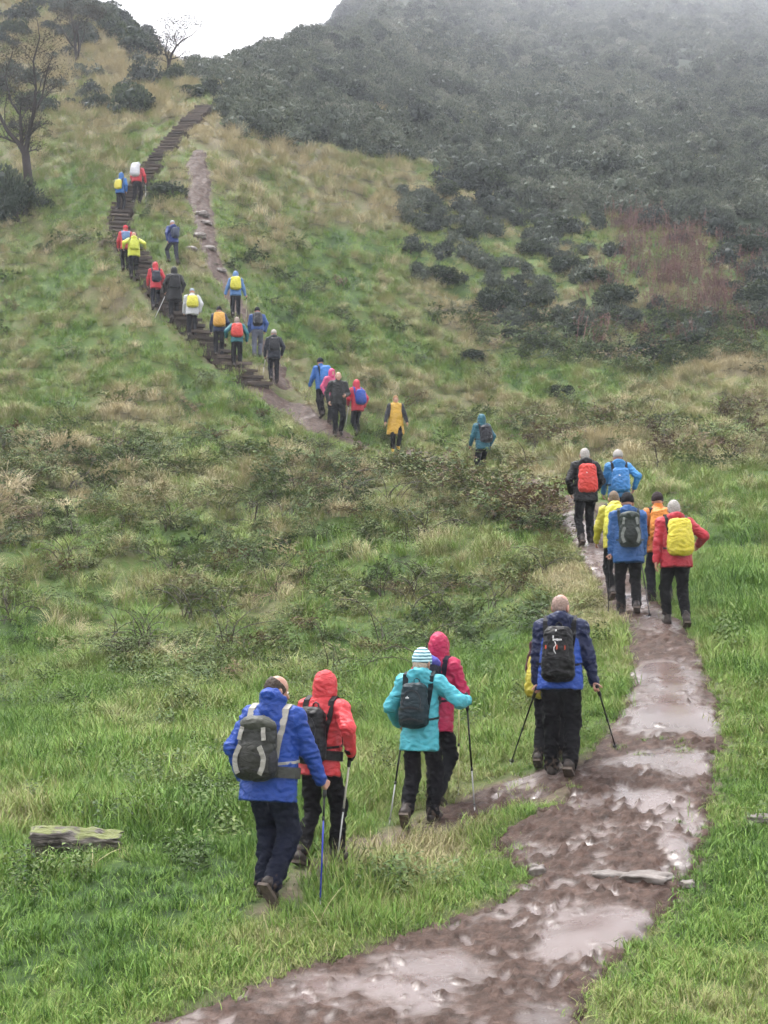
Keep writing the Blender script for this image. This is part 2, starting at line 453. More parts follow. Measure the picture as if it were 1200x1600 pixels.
def build_ground():
    ys = np.concatenate([[-12, -8, -4, 0, 3, 6, 8], np.exp(np.linspace(math.log(9.2), math.log(893), 680))])
    bs = np.linspace(-0.5, 0.5, 520)
    Y, B = np.meshgrid(ys, bs, indexing='ij')
    X = B * (Y + 24)
    Z = ground_z(X, Y)
    w = walk_sdf(X, Y)
    Z = Z - 0.11 * sstep(0.05, -0.2, w)
    m = (Y < 80) & (np.abs(X) < 15)
    st = np.full(X.shape, 9.0); st[m] = np.minimum(line_sdf(X[m], Y[m], STAIR), 9)
    Z = Z - 0.22 * sstep(0.1, -0.25, st)
    tr = trail_sdf(X, Y)
    mud = np.maximum(sstep(0.10, -0.05, w), 0.9 * sstep(0.15, -0.15, tr + 0.12 * noise(X * 3, Y * 3)))
    near_mud = 0.45 * sstep(0.35, 0.0, poly_sdf(X, Y, PATH_MAIN) + 0.25 * noise(X * 2.2, Y * 2.2, 2))
    mud = np.maximum(mud, near_mud)
    u, v = project(X, np.maximum(Y, 5), Z)
    T = tint_field(u, v, X, Y)
    T = T - 0.10 * bramble_mask(u, v) - 0.2 * scrub_mask(u, v)
    T = np.where(gorse_mask(u, v, X, Y) > 0.5, 0.05, T)
    nr, nc = X.shape
    idx = np.arange(nr * nc).reshape(nr, nc)
    F = np.stack([idx[:-1, :-1], idx[:-1, 1:], idx[1:, 1:], idx[1:, :-1]], -1).reshape(-1, 4)
    me = mesh_from('ground', np.stack([X, Y, Z], -1).reshape(-1, 3), F, [ground_material()], attrs={'tint': T.ravel(), 'mud': mud.ravel()})
    link('ground', me, label='grassy hillside meadow rising into the mist', kind='structure')
build_ground()

# ------------------------------------------------------------------ mud
def mud_material():
    m, n, l, b = nodes_of('churned wet mud')
    wet = n.new('ShaderNodeAttribute'); wet.attribute_name = 'wet'
    tc = n.new('ShaderNodeTexCoord')
    nz = n.new('ShaderNodeTexNoise'); nz.inputs['Scale'].default_value = 9; nz.inputs['Detail'].default_value = 7; nz.inputs['Roughness'].default_value = 0.65
    l.new(tc.outputs['Object'], nz.inputs['Vector'])
    n2 = n.new('ShaderNodeTexNoise'); n2.inputs['Scale'].default_value = 42; n2.inputs['Detail'].default_value = 5
    l.new(tc.outputs['Object'], n2.inputs['Vector'])
    big = n.new('ShaderNodeTexNoise'); big.inputs['Scale'].default_value = 0.9; big.inputs['Detail'].default_value = 3
    l.new(tc.outputs['Object'], big.inputs['Vector'])
    r0 = ramp(n, [(0.3, (0.018, 0.011, 0.008)), (0.5, (0.044, 0.027, 0.021)), (0.72, (0.090, 0.058, 0.047))]); l.new(nz.outputs[0], r0.inputs[0])
    r1 = ramp(n, [(0.32, (0.046, 0.030, 0.025)), (0.62, (0.095, 0.068, 0.062))]); l.new(big.outputs[0], r1.inputs[0])
    mx = n.new('ShaderNodeMixRGB'); l.new(wet.outputs['Fac'], mx.inputs[0]); l.new(r0.outputs[0], mx.inputs[1]); l.new(r1.outputs[0], mx.inputs[2])
    l.new(mx.outputs[0], b.inputs['Base Color'])
    rr = n.new('ShaderNodeMapRange'); rr.inputs[3].default_value = 0.62; rr.inputs[4].default_value = 0.27
    l.new(wet.outputs['Fac'], rr.inputs[0]); l.new(rr.outputs[0], b.inputs['Roughness'])
    b.inputs['IOR'].default_value = 1.42
    sp = n.new('ShaderNodeMapRange'); sp.inputs[3].default_value = 0.14; sp.inputs[4].default_value = 0.85
    l.new(wet.outputs['Fac'], sp.inputs[0]); l.new(sp.outputs[0], b.inputs['Specular IOR Level'])
    bp = n.new('ShaderNodeBump'); bp.inputs['Distance'].default_value = 0.02
    st = n.new('ShaderNodeMapRange'); st.inputs[3].default_value = 0.7; st.inputs[4].default_value = 0.05
    l.new(wet.outputs['Fac'], st.inputs[0]); l.new(st.outputs[0], bp.inputs['Strength'])
    ad = n.new('ShaderNodeMath'); ad.operation = 'ADD'; l.new(nz.outputs[0], ad.inputs[0]); l.new(n2.outputs[0], ad.inputs[1])
    l.new(ad.outputs[0], bp.inputs['Height']); l.new(bp.outputs[0], b.inputs['Normal'])
    return m
MUD = mud_material()

# (column, row, half length along x, half length along y, water depth) of the pools on the path
_POOLS = [(1050,1125,.55,.55,.075),(1050,1190,.5,.36,.07),(1045,1060,.36,.8,.055),(680,1505,.50,.22,.05),(560,1545,.6,.2,.035),(960,1450,.62,.3,.045),(870,1480,.5,.25,.035),(1060,1335,.13,.33,.08),(890,1420,.3,.2,.03),(480,1580,.5,.2,.03),(1010,1250,.35,.25,.03),(870,1585,.5,.2,.03),(1010,960,.3,1.4,.035),(935,880,.25,2.5,.045),(900,825,.3,2.0,.045)]
_POOLS = [(*hit0(u, v), rx, ry, dpt * (.68 if dpt > .05 else .52)) for u, v, rx, ry, dpt in _POOLS]

_CHURN = [(*hit0(u, v), rx, ry, wt) for u, v, rx, ry, wt in ((1010,1290,1.0,1.0,1.0),(860,1320,.6,.6,.9),(800,1300,.5,.6,.6),(1050,1160,.6,.12,.7),(650,1545,1.2,.16,.6),(850,1545,.7,.2,.4),(760,1470,.5,.25,.35),(985,1385,.4,.2,.6),(880,1265,.5,.5,.9))]

def build_path(name, sdf, bounds, step, label, rough=1.0, pools=(), prints=0, dry=0.0):
    x0, x1, y0, y1 = bounds
    xs = np.arange(x0, x1, step); ys = np.arange(y0, y1, step)
    X, Y = np.meshgrid(xs, ys, indexing='xy')
    D = sdf(X, Y) + 0.13 * fbm(X * 1.6, Y * 1.6, 2.0, 3) + 0.06 * noise(X * 7, Y * 7)
    keep = D < 0.10
    base = ground_z(X, Y)
    h = 0.026 * fbm(X * 2.1, Y * 1.5, 9.0, 4) + 0.030 * (.25 - np.abs(noise(X * 5.5, Y * 4.2, 1.0))) + 0.022 * noise(X * 11, Y * 8.5) * (.6 + noise(X * .9, Y * .9, 5)) + .008 * noise(X * 24, Y * 20)
    h_lo = 0.030 * fbm(X * 2.1, Y * 1.5, 9.0, 2) * rough
    churn = np.clip(.35 + sum(wt * np.exp(-(((X - cx) / rx) ** 2 + ((Y - cy_) / ry) ** 2)) for cx, cy_, rx, ry, wt in _CHURN), 0, 1.2)
    h = h * rough * (.55 + .75 * churn)
    h = h + (.10 * np.maximum(noise(X * 9.5, Y * 7.5, 31) - .22, 0) + .07 * np.maximum(noise(X * 17, Y * 14, 33) - .22, 0)) * churn
    h = h + .06 * np.maximum(noise(X * 13, Y * 10, 35) - .26, 0) + .05 * np.maximum(noise(X * 5, Y * 3.5, 37) - .22, 0)
    rg = np.random.default_rng(5)
    for _ in range(prints):                                   # boot prints pressed into the mud
        px, py = rg.uniform(x0, x1), rg.uniform(y0, y1)
        ang = rg.normal(0.1, 0.35); L = rg.uniform(.11, .15); W = rg.uniform(.038, .055)
        i0, i1 = int((px - .25 - x0) / step), int((px + .25 - x0) / step)
        j0, j1 = int((py - .25 - y0) / step), int((py + .25 - y0) / step)
        if i0 < 0 or j0 < 0 or i1 >= len(xs) or j1 >= len(ys): continue
        sl = (slice(j0, j1), slice(i0, i1))
        dx, dy = X[sl] - px, Y[sl] - py
        a, b_ = dx * math.cos(ang) - dy * math.sin(ang), dx * math.sin(ang) + dy * math.cos(ang)
        r = np.sqrt((a / W) ** 2 + (b_ / L) ** 2)
        h[sl] += rg.uniform(.6, 1.1) * (-0.034 * sstep(1.15, 0.6, r) + 0.016 * np.exp(-((r - 1.3) / .25) ** 2))
    lev = -0.013 - dry + 0.020 * fbm(X * 0.8, Y * 0.6, 20.0, 2) + .010 * noise(X * 3.2, Y * 2.6, 8)
    for (px, py, rx, ry, dp) in pools:
        lev = lev + dp * np.exp(-(((X - px) / rx) ** 2 + ((Y - py) / ry) ** 2) ** 1.5)
    lev = lev - 0.05 * sstep(-0.12, 0.05, D)
    wet = sstep(-0.016, 0.016, lev - .55 * h - .45 * h_lo)
    h = np.maximum(h, lev)
    edge = sstep(-0.10, 0.10, D)
    Z = base + 0.015 + h - 0.10 * edge
    idx = -np.ones(X.shape, int); idx[keep] = np.arange(keep.sum())
    q = np.stack([idx[:-1, :-1], idx[:-1, 1:], idx[1:, 1:], idx[1:, :-1]], -1).reshape(-1, 4)
    q = q[(q >= 0).all(1)]
    V = np.stack([X, Y, Z], -1)[keep]
    me = mesh_from(name, V, q, [MUD], attrs={'wet': wet[keep]})
    return link(name, me, label=label, kind='structure')

_pp = np.array(PATH_MAIN)
build_path('muddy_path', lambda x, y: poly_sdf(x, y, PATH_MAIN), (_pp[:, 0].min() - .3, _pp[:, 0].max() + .3, 9.2, min(_pp[:, 1].max() + .3, 33)), 0.024,
           'wide churned muddy footpath with pools curving up the hill', 1.0, _POOLS, 1100)
_pf = np.array(PATH_FAR)
build_path('far_path', lambda x, y: line_sdf(x, y, PATH_FAR[1:]), (_pf[:, 0].min() - 1, _pf[:, 0].max() + .6, _pf[:, 1].min() - .3, _pf[:, 1].max() + .9), 0.05,
           'narrow wet path leading to the foot of the stairs', 0.8, [(*hit0(470, 650), .6, .6, .015)], 0, .012)
_pg = np.array(GULLY)
build_path('eroded_track', lambda x, y: line_sdf(x, y, GULLY), (_pg[:, 0].min() - .8, _pg[:, 0].max() + .8, _pg[:, 1].min() - .8, _pg[:, 1].max() + .8), 0.06,
           'eroded bare track running beside the stairs', 3.2, [], 0, .07)
_pt_ = np.array(TRAIL)
build_path('side_trail', lambda x, y: np.maximum(line_sdf(x, y, TRAIL[5:]) + .06, -(poly_sdf(x, y, PATH_MAIN) - .03)), (_pt_[3, 0] - .5, _pt_[:, 0].max() + .5, _pt_[3:, 1].min() - .6, _pt_[3:, 1].max() + .6), 0.028,
           'trodden muddy trail joining the main path through grass', 1.0, [], 60)

# ------------------------------------------------------------------ stairs
def timber_material():
    m, n, l, b = nodes_of('weathered wet timber')
    tc = n.new('ShaderNodeTexCoord')
    mp = n.new('ShaderNodeMapping'); mp.inputs['Scale'].default_value = (1.5, 14, 14); l.new(tc.outputs['Object'], mp.inputs[0])
    nz = n.new('ShaderNodeTexNoise'); nz.inputs['Scale'].default_value = 3; nz.inputs['Detail'].default_value = 6; l.new(mp.outputs[0], nz.inputs['Vector'])
    oi = n.new('ShaderNodeObjectInfo')
    r = ramp(n, [(0.3, (0.022, 0.017, 0.014)), (0.7, (0.075, 0.059, 0.047))]); l.new(nz.outputs[0], r.inputs[0])
    hs = n.new('ShaderNodeHueSaturation'); l.new(r.outputs[0], hs.inputs['Color'])
    mr = n.new('ShaderNodeMapRange'); mr.inputs[3].default_value = 0.6; mr.inputs[4].default_value = 1.5; l.new(oi.outputs['Random'], mr.inputs[0]); l.new(mr.outputs[0], hs.inputs['Value'])
    l.new(hs.outputs[0], b.inputs['Base Color']); b.inputs['Roughness'].default_value = 0.6; b.inputs['Specular IOR Level'].default_value = 0.12
    bp = n.new('ShaderNodeBump'); bp.inputs['Strength'].default_value = 0.5; bp.inputs['Distance'].default_value = 0.01
    l.new(nz.outputs[0], bp.inputs['Height']); l.new(bp.outputs[0], b.inputs['Normal'])
    return m
TIMBER = timber_material()
SOIL = plain('trodden dark soil', (0.036, 0.026, 0.020), 0.7, nscale=9, var=0.4, bump=0.8, bdist=0.05)

def box_mesh(name, sx, sy, sz, mat, bev=0.01, seed=None, jit=0.0):
    bm = bmesh.new()
    bmesh.ops.create_cube(bm, size=1)
    for vtx in bm.verts: vtx.co = Vector((vtx.co.x * sx, vtx.co.y * sy, vtx.co.z * sz))
    bmesh.ops.bevel(bm, geom=bm.edges[:], offset=bev, segments=1, affect='EDGES')
    if jit:
        rr = random.Random(seed)
        for vtx in bm.verts: vtx.co += Vector((rr.uniform(-jit, jit), rr.uniform(-jit, jit), rr.uniform(-jit, jit)))
    me = bpy.data.meshes.new(name); bm.to_mesh(me); bm.free(); me.materials.append(mat)
    return me

def build_stairs():
    P = np.array([(x, y, gz(x, y)) for x, y, _ in STAIR])
    # finely resample, then one step for every 0.19 m climbed
    t = np.linspace(0, len(P) - 1, 800)
    px = np.interp(t, np.arange(len(P)), P[:, 0]); py = np.interp(t, np.arange(len(P)), P[:, 1])
    k = np.ones(41) / 41
    px = np.convolve(np.pad(px, 20, mode='edge'), k, 'valid'); py = np.convolve(np.pad(py, 20, mode='edge'), k, 'valid')
    pz = _base(px, py)
    pz = np.maximum.accumulate(pz)
    rise = 0.25
    root = link('staircase', None, label='long flight of dark timber-edged steps climbing the hillside', kind='structure', loc=(px[0], py[0], pz[0]))
    treads = [box_mesh('riser', 0.76 + .06 * i, 0.08, 0.10, TIMBER, 0.012, i, 0.012) for i in range(4)]
    soils = [box_mesh('tread', 0.76, 1.0, 0.30, SOIL, 0.02, i, 0.02) for i in range(4)]
    zs = np.arange(pz[0] + 0.04, pz[-1], rise)
    xs = np.interp(zs, pz, px); ys_ = np.interp(zs, pz, py)
    rr = random.Random(2)
    for i in range(len(zs) - 1):
        dx, dy = xs[i + 1] - xs[i], ys_[i + 1] - ys_[i]
        L = max(math.hypot(dx, dy), 0.12)
        yaw = math.atan2(-dx, dy) * 0.4 + rr.uniform(-.05, .05)
        r = link('riser', treads[i % 4], root, (xs[i] - px[0], ys_[i] - py[0], zs[i] - pz[0] + rise * .60))
        r.rotation_euler = (rr.uniform(-.12, .12), rr.uniform(-.05, .05), yaw + rr.uniform(-.05, .05)); r.scale = (rr.uniform(.8, 1.05), 1, rr.uniform(.7, 1.25))
        s = link('tread', soils[(i * 3) % 4], root, (xs[i] + dx * .5 + dx / L * .07 - px[0], ys_[i] + dy * .5 + dy / L * .07 - py[0], zs[i] - pz[0] + rise * .60 - .125))
        s.scale = (1, L + 0.05, 1); s.rotation_euler = (0, rr.uniform(-.03, .03), yaw)
build_stairs()
# ------------------------------------------------------------------ plants: prototypes
def acc(): return {'V': [], 'F': [], 'B': []}

def add_blade(A, p, az, L, w, lean, droop, bl, seg=3):
    dx, dy = math.cos(az), math.sin(az)
    sx, sy = -dy, dx
    n0 = len(A['V'])
    ang = math.pi / 2 - lean
    x, z = 0.0, 0.0
    for i in range(seg + 1):
        t = i / seg
        ww = w * (1 - t ** 1.6) * .5
        c = (p[0] + dx * x, p[1] + dy * x, p[2] + z)
        if i < seg:
            A['V'] += [(c[0] - sx * ww, c[1] - sy * ww, c[2]), (c[0] + sx * ww, c[1] + sy * ww, c[2])]
            A['B'] += [bl, bl]
        else:
            A['V'].append(c); A['B'].append(bl)
        x += math.cos(ang) * L / seg; z += math.sin(ang) * L / seg
        ang -= droop / seg
    for i in range(seg - 1):
        a = n0 + 2 * i
        A['F'] += [(a, a + 1, a + 3, a + 2)]
    a = n0 + 2 * (seg - 1)
    A['F'].append((a, a + 1, a + 2))

def add_leaf(A, p, d, up, L, w, bl):
    d = Vector(d).normalized(); s = d.cross(Vector(up))
    if s.length < 1e-4: s = d.cross(Vector((1, 0, 0)))
    s.normalize(); n = s.cross(d)
    p = Vector(p); n0 = len(A['V'])
    A['V'] += [tuple(p), tuple(p + d * L * .5 + s * w * .5 + n * w * .12), tuple(p + d * L - n * L * .12), tuple(p + d * L * .5 - s * w * .5 + n * w * .12)]
    A['B'] += [bl] * 4
    A['F'] += [(n0, n0 + 1, n0 + 2), (n0, n0 + 2, n0 + 3)]

def add_tube(A, pts, rads, bl, k=3):
    pts = [Vector(p) for p in pts]
    n0 = len(A['V'])
    for i, p in enumerate(pts):
        d = (pts[min(i + 1, len(pts) - 1)] - pts[max(i - 1, 0)]).normalized()
        s = d.cross(Vector((0.31, 0.12, 0.94))); s = s.normalized() if s.length > 1e-4 else Vector((1, 0, 0))
        t = d.cross(s)
        for j in range(k):
            a = 2 * math.pi * j / k
            A['V'].append(tuple(p + (s * math.cos(a) + t * math.sin(a)) * rads[i])); A['B'].append(bl)
    for i in range(len(pts) - 1):
        for j in range(k):
            a, b = n0 + i * k + j, n0 + i * k + (j + 1) % k
            A['F'].append((a, b, b + k, a + k))

def finish(A, name, mats, mi=None):
    me = bpy.data.meshes.new(name)
    me.from_pydata(A['V'], [], A['F']); me.update()
    at = me.attributes.new('bl', 'FLOAT', 'POINT'); at.data.foreach_set('value', np.array(A['B'], np.float32))
    for m_ in mats: me.materials.append(m_)
    if mi is not None: me.polygons.foreach_set('material_index', np.array(mi, np.int32))
    return me

M_GRASS = plant_mat('grass blades', GRASS_STOPS, 0.30)
LEAF_STOPS = [(0.0, (0.014, 0.026, 0.015)), (0.25, (0.040, 0.068, 0.024)), (0.5, (0.095, 0.140, 0.045)), (0.7, (0.165, 0.195, 0.070)), (0.86, (0.20, 0.175, 0.080)), (1.0, (0.105, 0.066, 0.042))]
M_LEAF = plant_mat('bramble leaves', LEAF_STOPS, 0.22, 0.5, 0.13)
M_GORSE = plant_mat('gorse spines', [(0.0, (0.020, 0.027, 0.023)), (0.4, (0.062, 0.077, 0.056)), (0.7, (0.124, 0.138, 0.100)), (1.0, (0.19, 0.19, 0.155))], 0.1, 0.6, 0.22)
M_HERB = plant_mat('dead willowherb', [(0.0, (0.060, 0.040, 0.036)), (0.5, (0.165, 0.090, 0.080)), (1.0, (0.26, 0.17, 0.145))], 0.2, 0.7, 0.3)
M_TWIG = plain('dark wet twigs', (0.040, 0.030, 0.026), 0.6, var=0.4)
rr = random.Random(11)

def proto_grass(i):
    A = acc()
    for _ in range(64):
        r = abs(rr.gauss(0, .085)); a = rr.uniform(0, 6.283)
        add_blade(A, (r * math.cos(a), r * math.sin(a), -.02), rr.uniform(0, 6.283), rr.uniform(.08, .24), rr.uniform(.005, .010), rr.uniform(.05, .55), rr.uniform(.3, 1.7), rr.random())
    return finish(A, 'grass_clump', [M_GRASS])

def proto_turf(i):
    A = acc()
    for _ in range(56):
        r = abs(rr.gauss(0, .10)); a = rr.uniform(0, 6.283)
        add_blade(A, (r * math.cos(a), r * math.sin(a), -.015), rr.uniform(0, 6.283), rr.uniform(.035, .10), rr.uniform(.004, .008), rr.uniform(.2, .9), rr.uniform(.3, 1.4), rr.random())
    return finish(A, 'turf_clump', [M_GRASS])

def proto_stalk(i):
    A = acc()
    for _ in range(rr.randint(5, 10)):
        r = abs(rr.gauss(0, .07)); a = rr.uniform(0, 6.283)
        add_blade(A, (r * math.cos(a), r * math.sin(a), -.02), rr.uniform(0, 6.283), rr.uniform(.2, .55), rr.uniform(.004, .007), rr.uniform(.05, .9), rr.uniform(.2, 1.5), rr.random(), 4)
    return finish(A, 'dead_stalk', [M_GRASS])

def proto_tussock(i):
    A = acc()
    sweep = rr.uniform(0, 6.283)
    for _ in range(130):
        r = abs(rr.gauss(0, .14)); a = rr.uniform(0, 6.283)
        az = a + rr.gauss(0, .5) if rr.random() < .55 else sweep + rr.gauss(0, .6)
        add_blade(A, (r * math.cos(a), r * math.sin(a), -.03), az, rr.uniform(.28, .62), rr.uniform(.007, .013), rr.uniform(.1, .7), rr.uniform(.9, 2.4), rr.random(), 4)
    return finish(A, 'tussock', [M_GRASS])

def proto_bramble(i):
    A = acc(); mi = []
    for s in range(rr.randint(10, 14)):
        az = rr.uniform(0, 6.283); L = rr.uniform(.4, .85); p = Vector((rr.gauss(0, .12), rr.gauss(0, .12), -.03))
        pts = [p.copy()]; ang = rr.uniform(.9, 1.45)
        for k in range(5):
            p = p + Vector((math.cos(az) * math.cos(ang), math.sin(az) * math.cos(ang), math.sin(ang))) * L / 5
            az += rr.gauss(0, .25); ang -= rr.uniform(.2, .5); pts.append(p.copy())
        f0 = len(A['F']); add_tube(A, pts, [.006, .006, .005, .004, .003, .002], .5); mi += [1] * (len(A['F']) - f0)
        for k in range(1, 6):
            for _ in range(rr.randint(3, 6)):
                q = pts[k] + Vector((rr.gauss(0, .03), rr.gauss(0, .03), rr.gauss(0, .02)))
                a2 = rr.uniform(0, 6.283); b = rr.random()
                for da in (-.8, 0, .8):
                    f0 = len(A['F'])
                    add_leaf(A, q, (math.cos(a2 + da), math.sin(a2 + da), rr.uniform(-.5, .35)), (rr.gauss(0, .3), rr.gauss(0, .3), 1), rr.uniform(.032, .062), rr.uniform(.022, .040), min(1, max(0, b + rr.gauss(0, .1))))
                    mi += [0] * (len(A['F']) - f0)
    return finish(A, 'bramble', [M_LEAF, M_TWIG], mi)

def proto_nettle(i):
    A = acc()
    for s in range(rr.randint(9, 13)):
        x, y = rr.gauss(0, .11), rr.gauss(0, .11); H = rr.uniform(.12, .34); az = rr.uniform(0, 6.28)
        lx, ly = math.cos(az) * .25, math.sin(az) * .25
        n = int(H / .045)
        for k in range(n):
            z = H * (k + 1) / n
            for da in (0, math.pi):
                a = k * 1.57 + da + az
                add_leaf(A, (x + lx * z, y + ly * z, z), (math.cos(a), math.sin(a), rr.uniform(-.5, .1)), (0, 0, 1), rr.uniform(.05, .085), rr.uniform(.028, .045), rr.random())
    return finish(A, 'nettle', [M_LEAF])

def proto_twigs(i):
    A = acc()
    for s in range(rr.randint(4, 7)):
        az = rr.uniform(0, 6.283); L = rr.uniform(.5, 1.2); p = Vector((rr.gauss(0, .08), rr.gauss(0, .08), -.03)); ang = rr.uniform(.9, 1.5); pts = [p.copy()]
        for k in range(7):
            p = p + Vector((math.cos(az) * math.cos(ang), math.sin(az) * math.cos(ang), math.sin(ang))) * L / 7
            az += rr.gauss(0, .3); ang -= rr.uniform(.05, .45); pts.append(p.copy())
            if rr.random() < .4:
                q = p + Vector((rr.gauss(0, .1), rr.gauss(0, .1), rr.uniform(0, .12))); add_tube(A, [p, q], [.004, .002], .5)
        add_tube(A, pts, [.009 - .0009 * k for k in range(8)], .5, 4)
    return finish(A, 'bare_stems', [M_TWIG])

def lumps(n, r0, r1, rad, flat, rnd):
    out = []
    for _ in range(n):
        a = rnd.uniform(0, 6.283); r = rad * math.sqrt(rnd.random())
        out.append((Vector((r * math.cos(a), r * math.sin(a), rnd.uniform(.25, .8) * flat * (1.15 - .7 * r / max(rad, .01)))), rnd.uniform(r0, r1)))
    return out

def shrub_mesh(name, seed, nl, per, size, mats, flat=1.0, spike=True):
    """a shrub about 1 m in radius: leafy lobes over a dark lumpy core"""
    rnd = random.Random(seed)
    A = acc(); mi = []
    L = lumps(nl, .28, .48, .68, flat, rnd)
    for c, r in L:
        b0 = rnd.uniform(.15, .85)
        for _ in range(per):
            d = Vector((rnd.gauss(0, 1), rnd.gauss(0, 1), rnd.gauss(.35, 1))).normalized()
            q = c + d * r * rnd.uniform(.72, 1.06)
            if q.z < -.05: q.z = rnd.uniform(0, .1)
            dd = (d + Vector((rnd.gauss(0, .5), rnd.gauss(0, .5), rnd.gauss(.25, .4)))).normalized()
            add_leaf(A, q, dd, (rnd.gauss(0, 1), rnd.gauss(0, 1), rnd.gauss(0, 1)), size * rnd.uniform(.6, 1.4), size * rnd.uniform(.25, .6), min(1, max(0, b0 + rnd.gauss(0, .22))))
    mi += [0] * len(A['F'])
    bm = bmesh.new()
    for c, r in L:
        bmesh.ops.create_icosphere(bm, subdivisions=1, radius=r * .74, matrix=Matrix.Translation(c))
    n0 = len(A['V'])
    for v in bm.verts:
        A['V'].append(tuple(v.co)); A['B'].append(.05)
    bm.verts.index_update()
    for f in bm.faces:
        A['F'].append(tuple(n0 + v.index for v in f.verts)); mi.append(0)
    bm.free()
    return finish(A, name, mats, mi)

def proto_herb(i):
    A = acc()
    for s in range(14):
        x, y = rr.gauss(0, .35), rr.gauss(0, .35); H = rr.uniform(.5, 1.05); lx, ly = rr.gauss(0, .1), rr.gauss(0, .1); b = rr.random()
        add_tube(A, [(x, y, -.05), (x + lx * H * .5, y + ly * H * .5, H * .5), (x + lx * H, y + ly * H, H)], [.012, .010, .006], b)
        for k in range(16):
            z = H * rr.uniform(.25, 1); a = rr.uniform(0, 6.283)
            add_leaf(A, (x + lx * z, y + ly * z, z), (math.cos(a), math.sin(a), rr.uniform(-.4, .9)), (0, 0, 1), rr.uniform(.08, .16), rr.uniform(.02, .04), min(1, max(0, b + rr.gauss(0, .2))))
    return finish(A, 'willowherb', [M_HERB])

def proto_coll(name, meshes):
    c = bpy.data.collections.new(name)
    for i, me in enumerate(meshes):
        o = bpy.data.objects.new('%s_%d' % (name, i), me); c.objects.link(o)
    return c

def scatter(name, label, coll, n_proto, X, Y, scl, tint, dz=0.0, tilt=.15, kind='stuff', Z=None):
    n = len(X)
    if Z is None: Z = ground_z(X, Y) + dz
    me = bpy.data.meshes.new(name)
    me.vertices.add(n); me.vertices.foreach_set('co', np.stack([X, Y, Z], -1).astype(np.float32).ravel())
    def attr(k, t, val, f):
        at = me.attributes.new(k, t, 'POINT'); at.data.foreach_set(f, val)
    attr('rot', 'FLOAT_VECTOR', np.stack([RNG.normal(0, tilt, n), RNG.normal(0, tilt, n), RNG.uniform(0, 6.283, n)], -1).astype(np.float32).ravel(), 'vector')
    attr('scl', 'FLOAT', np.asarray(scl, np.float32), 'value')
    attr('tint', 'FLOAT', np.clip(tint, 0, 1.25).astype(np.float32), 'value')
    attr('pick', 'INT', RNG.integers(0, n_proto, n).astype(np.int32), 'value')
    o = link(name, me, label=label, kind=kind)
    ng = bpy.data.node_groups.new(name + '_nodes', 'GeometryNodeTree')
    ng.interface.new_socket('Geometry', in_out='INPUT', socket_type='NodeSocketGeometry')
    ng.interface.new_socket('Geometry', in_out='OUTPUT', socket_type='NodeSocketGeometry')
    gi = ng.nodes.new('NodeGroupInput'); go = ng.nodes.new('NodeGroupOutput')
    ip = ng.nodes.new('GeometryNodeInstanceOnPoints')
    ci = ng.nodes.new('GeometryNodeCollectionInfo')
    ci.inputs['Collection'].default_value = coll
    ci.inputs['Separate Children'].default_value = True
    ci.inputs['Reset Children'].default_value = True
    def na(k, t):
        q = ng.nodes.new('GeometryNodeInputNamedAttribute'); q.data_type = t; q.inputs['Name'].default_value = k
        return [s for s in q.outputs if s.enabled and s.name == 'Attribute'][0]
    ng.links.new(gi.outputs[0], ip.inputs['Points']); ng.links.new(ci.outputs[0], ip.inputs['Instance'])
    ip.inputs['Pick Instance'].default_value = True
    ng.links.new(na('pick', 'INT'), ip.inputs['Instance Index'])
    ng.links.new(na('rot', 'FLOAT_VECTOR'), ip.inputs['Rotation'])
    ng.links.new(na('scl', 'FLOAT'), ip.inputs['Scale'])
    ng.links.new(ip.outputs[0], go.inputs[0])
    md = o.modifiers.new('scatter', 'NODES'); md.node_group = ng
    return o

def veg_sdf(x, y):
    m = (y < 80) & (np.abs(x) < 15)
    w = walk_sdf(x, y)
    st = np.full(np.shape(x), 9.0); st[m] = line_sdf(x[m], y[m], STAIR)
    return np.where(st < w + .02, w + .16 + .14 * noise(x * 2.3, y * 2.3, 97), w)

def wedge(d0, d1, per_m2, amax=0.30):
    n = int(per_m2 * amax * (d1 * d1 - d0 * d0))
    d = np.sqrt(RNG.uniform(d0 * d0, d1 * d1, n)); x = d * RNG.uniform(-amax, amax, n)
    z = ground_z(x, d); u, v = project(x, d, z)
    return x, d, u, v

def keepif(p, *arr):
    m = RNG.random(len(p)) < p
    return [a[m] for a in arr]

# ------------------------------------------------------------------ plants: planting
C_GRASS = proto_coll('grass_clumps', [proto_grass(i) for i in range(6)])
C_TURF = proto_coll('turf_clumps', [proto_turf(i) for i in range(4)])
C_TUSS = proto_coll('tussocks', [proto_tussock(i) for i in range(6)])
C_BRAM = proto_coll('brambles', [proto_bramble(i) for i in range(6)])
C_NETT = proto_coll('nettles', [proto_nettle(i) for i in range(4)])
C_TWIG = proto_coll('bare_stems', [proto_twigs(i) for i in range(4)])
C_GORSE = proto_coll('gorse_clumps', [shrub_mesh('gorse_clump', 40 + i, 10, 130, .15, [M_GORSE], (1.1, 1.5, .9, 1.3, 1.7)[i]) for i in range(5)])
C_HERB = proto_coll('willowherbs', [proto_herb(i) for i in range(4)])

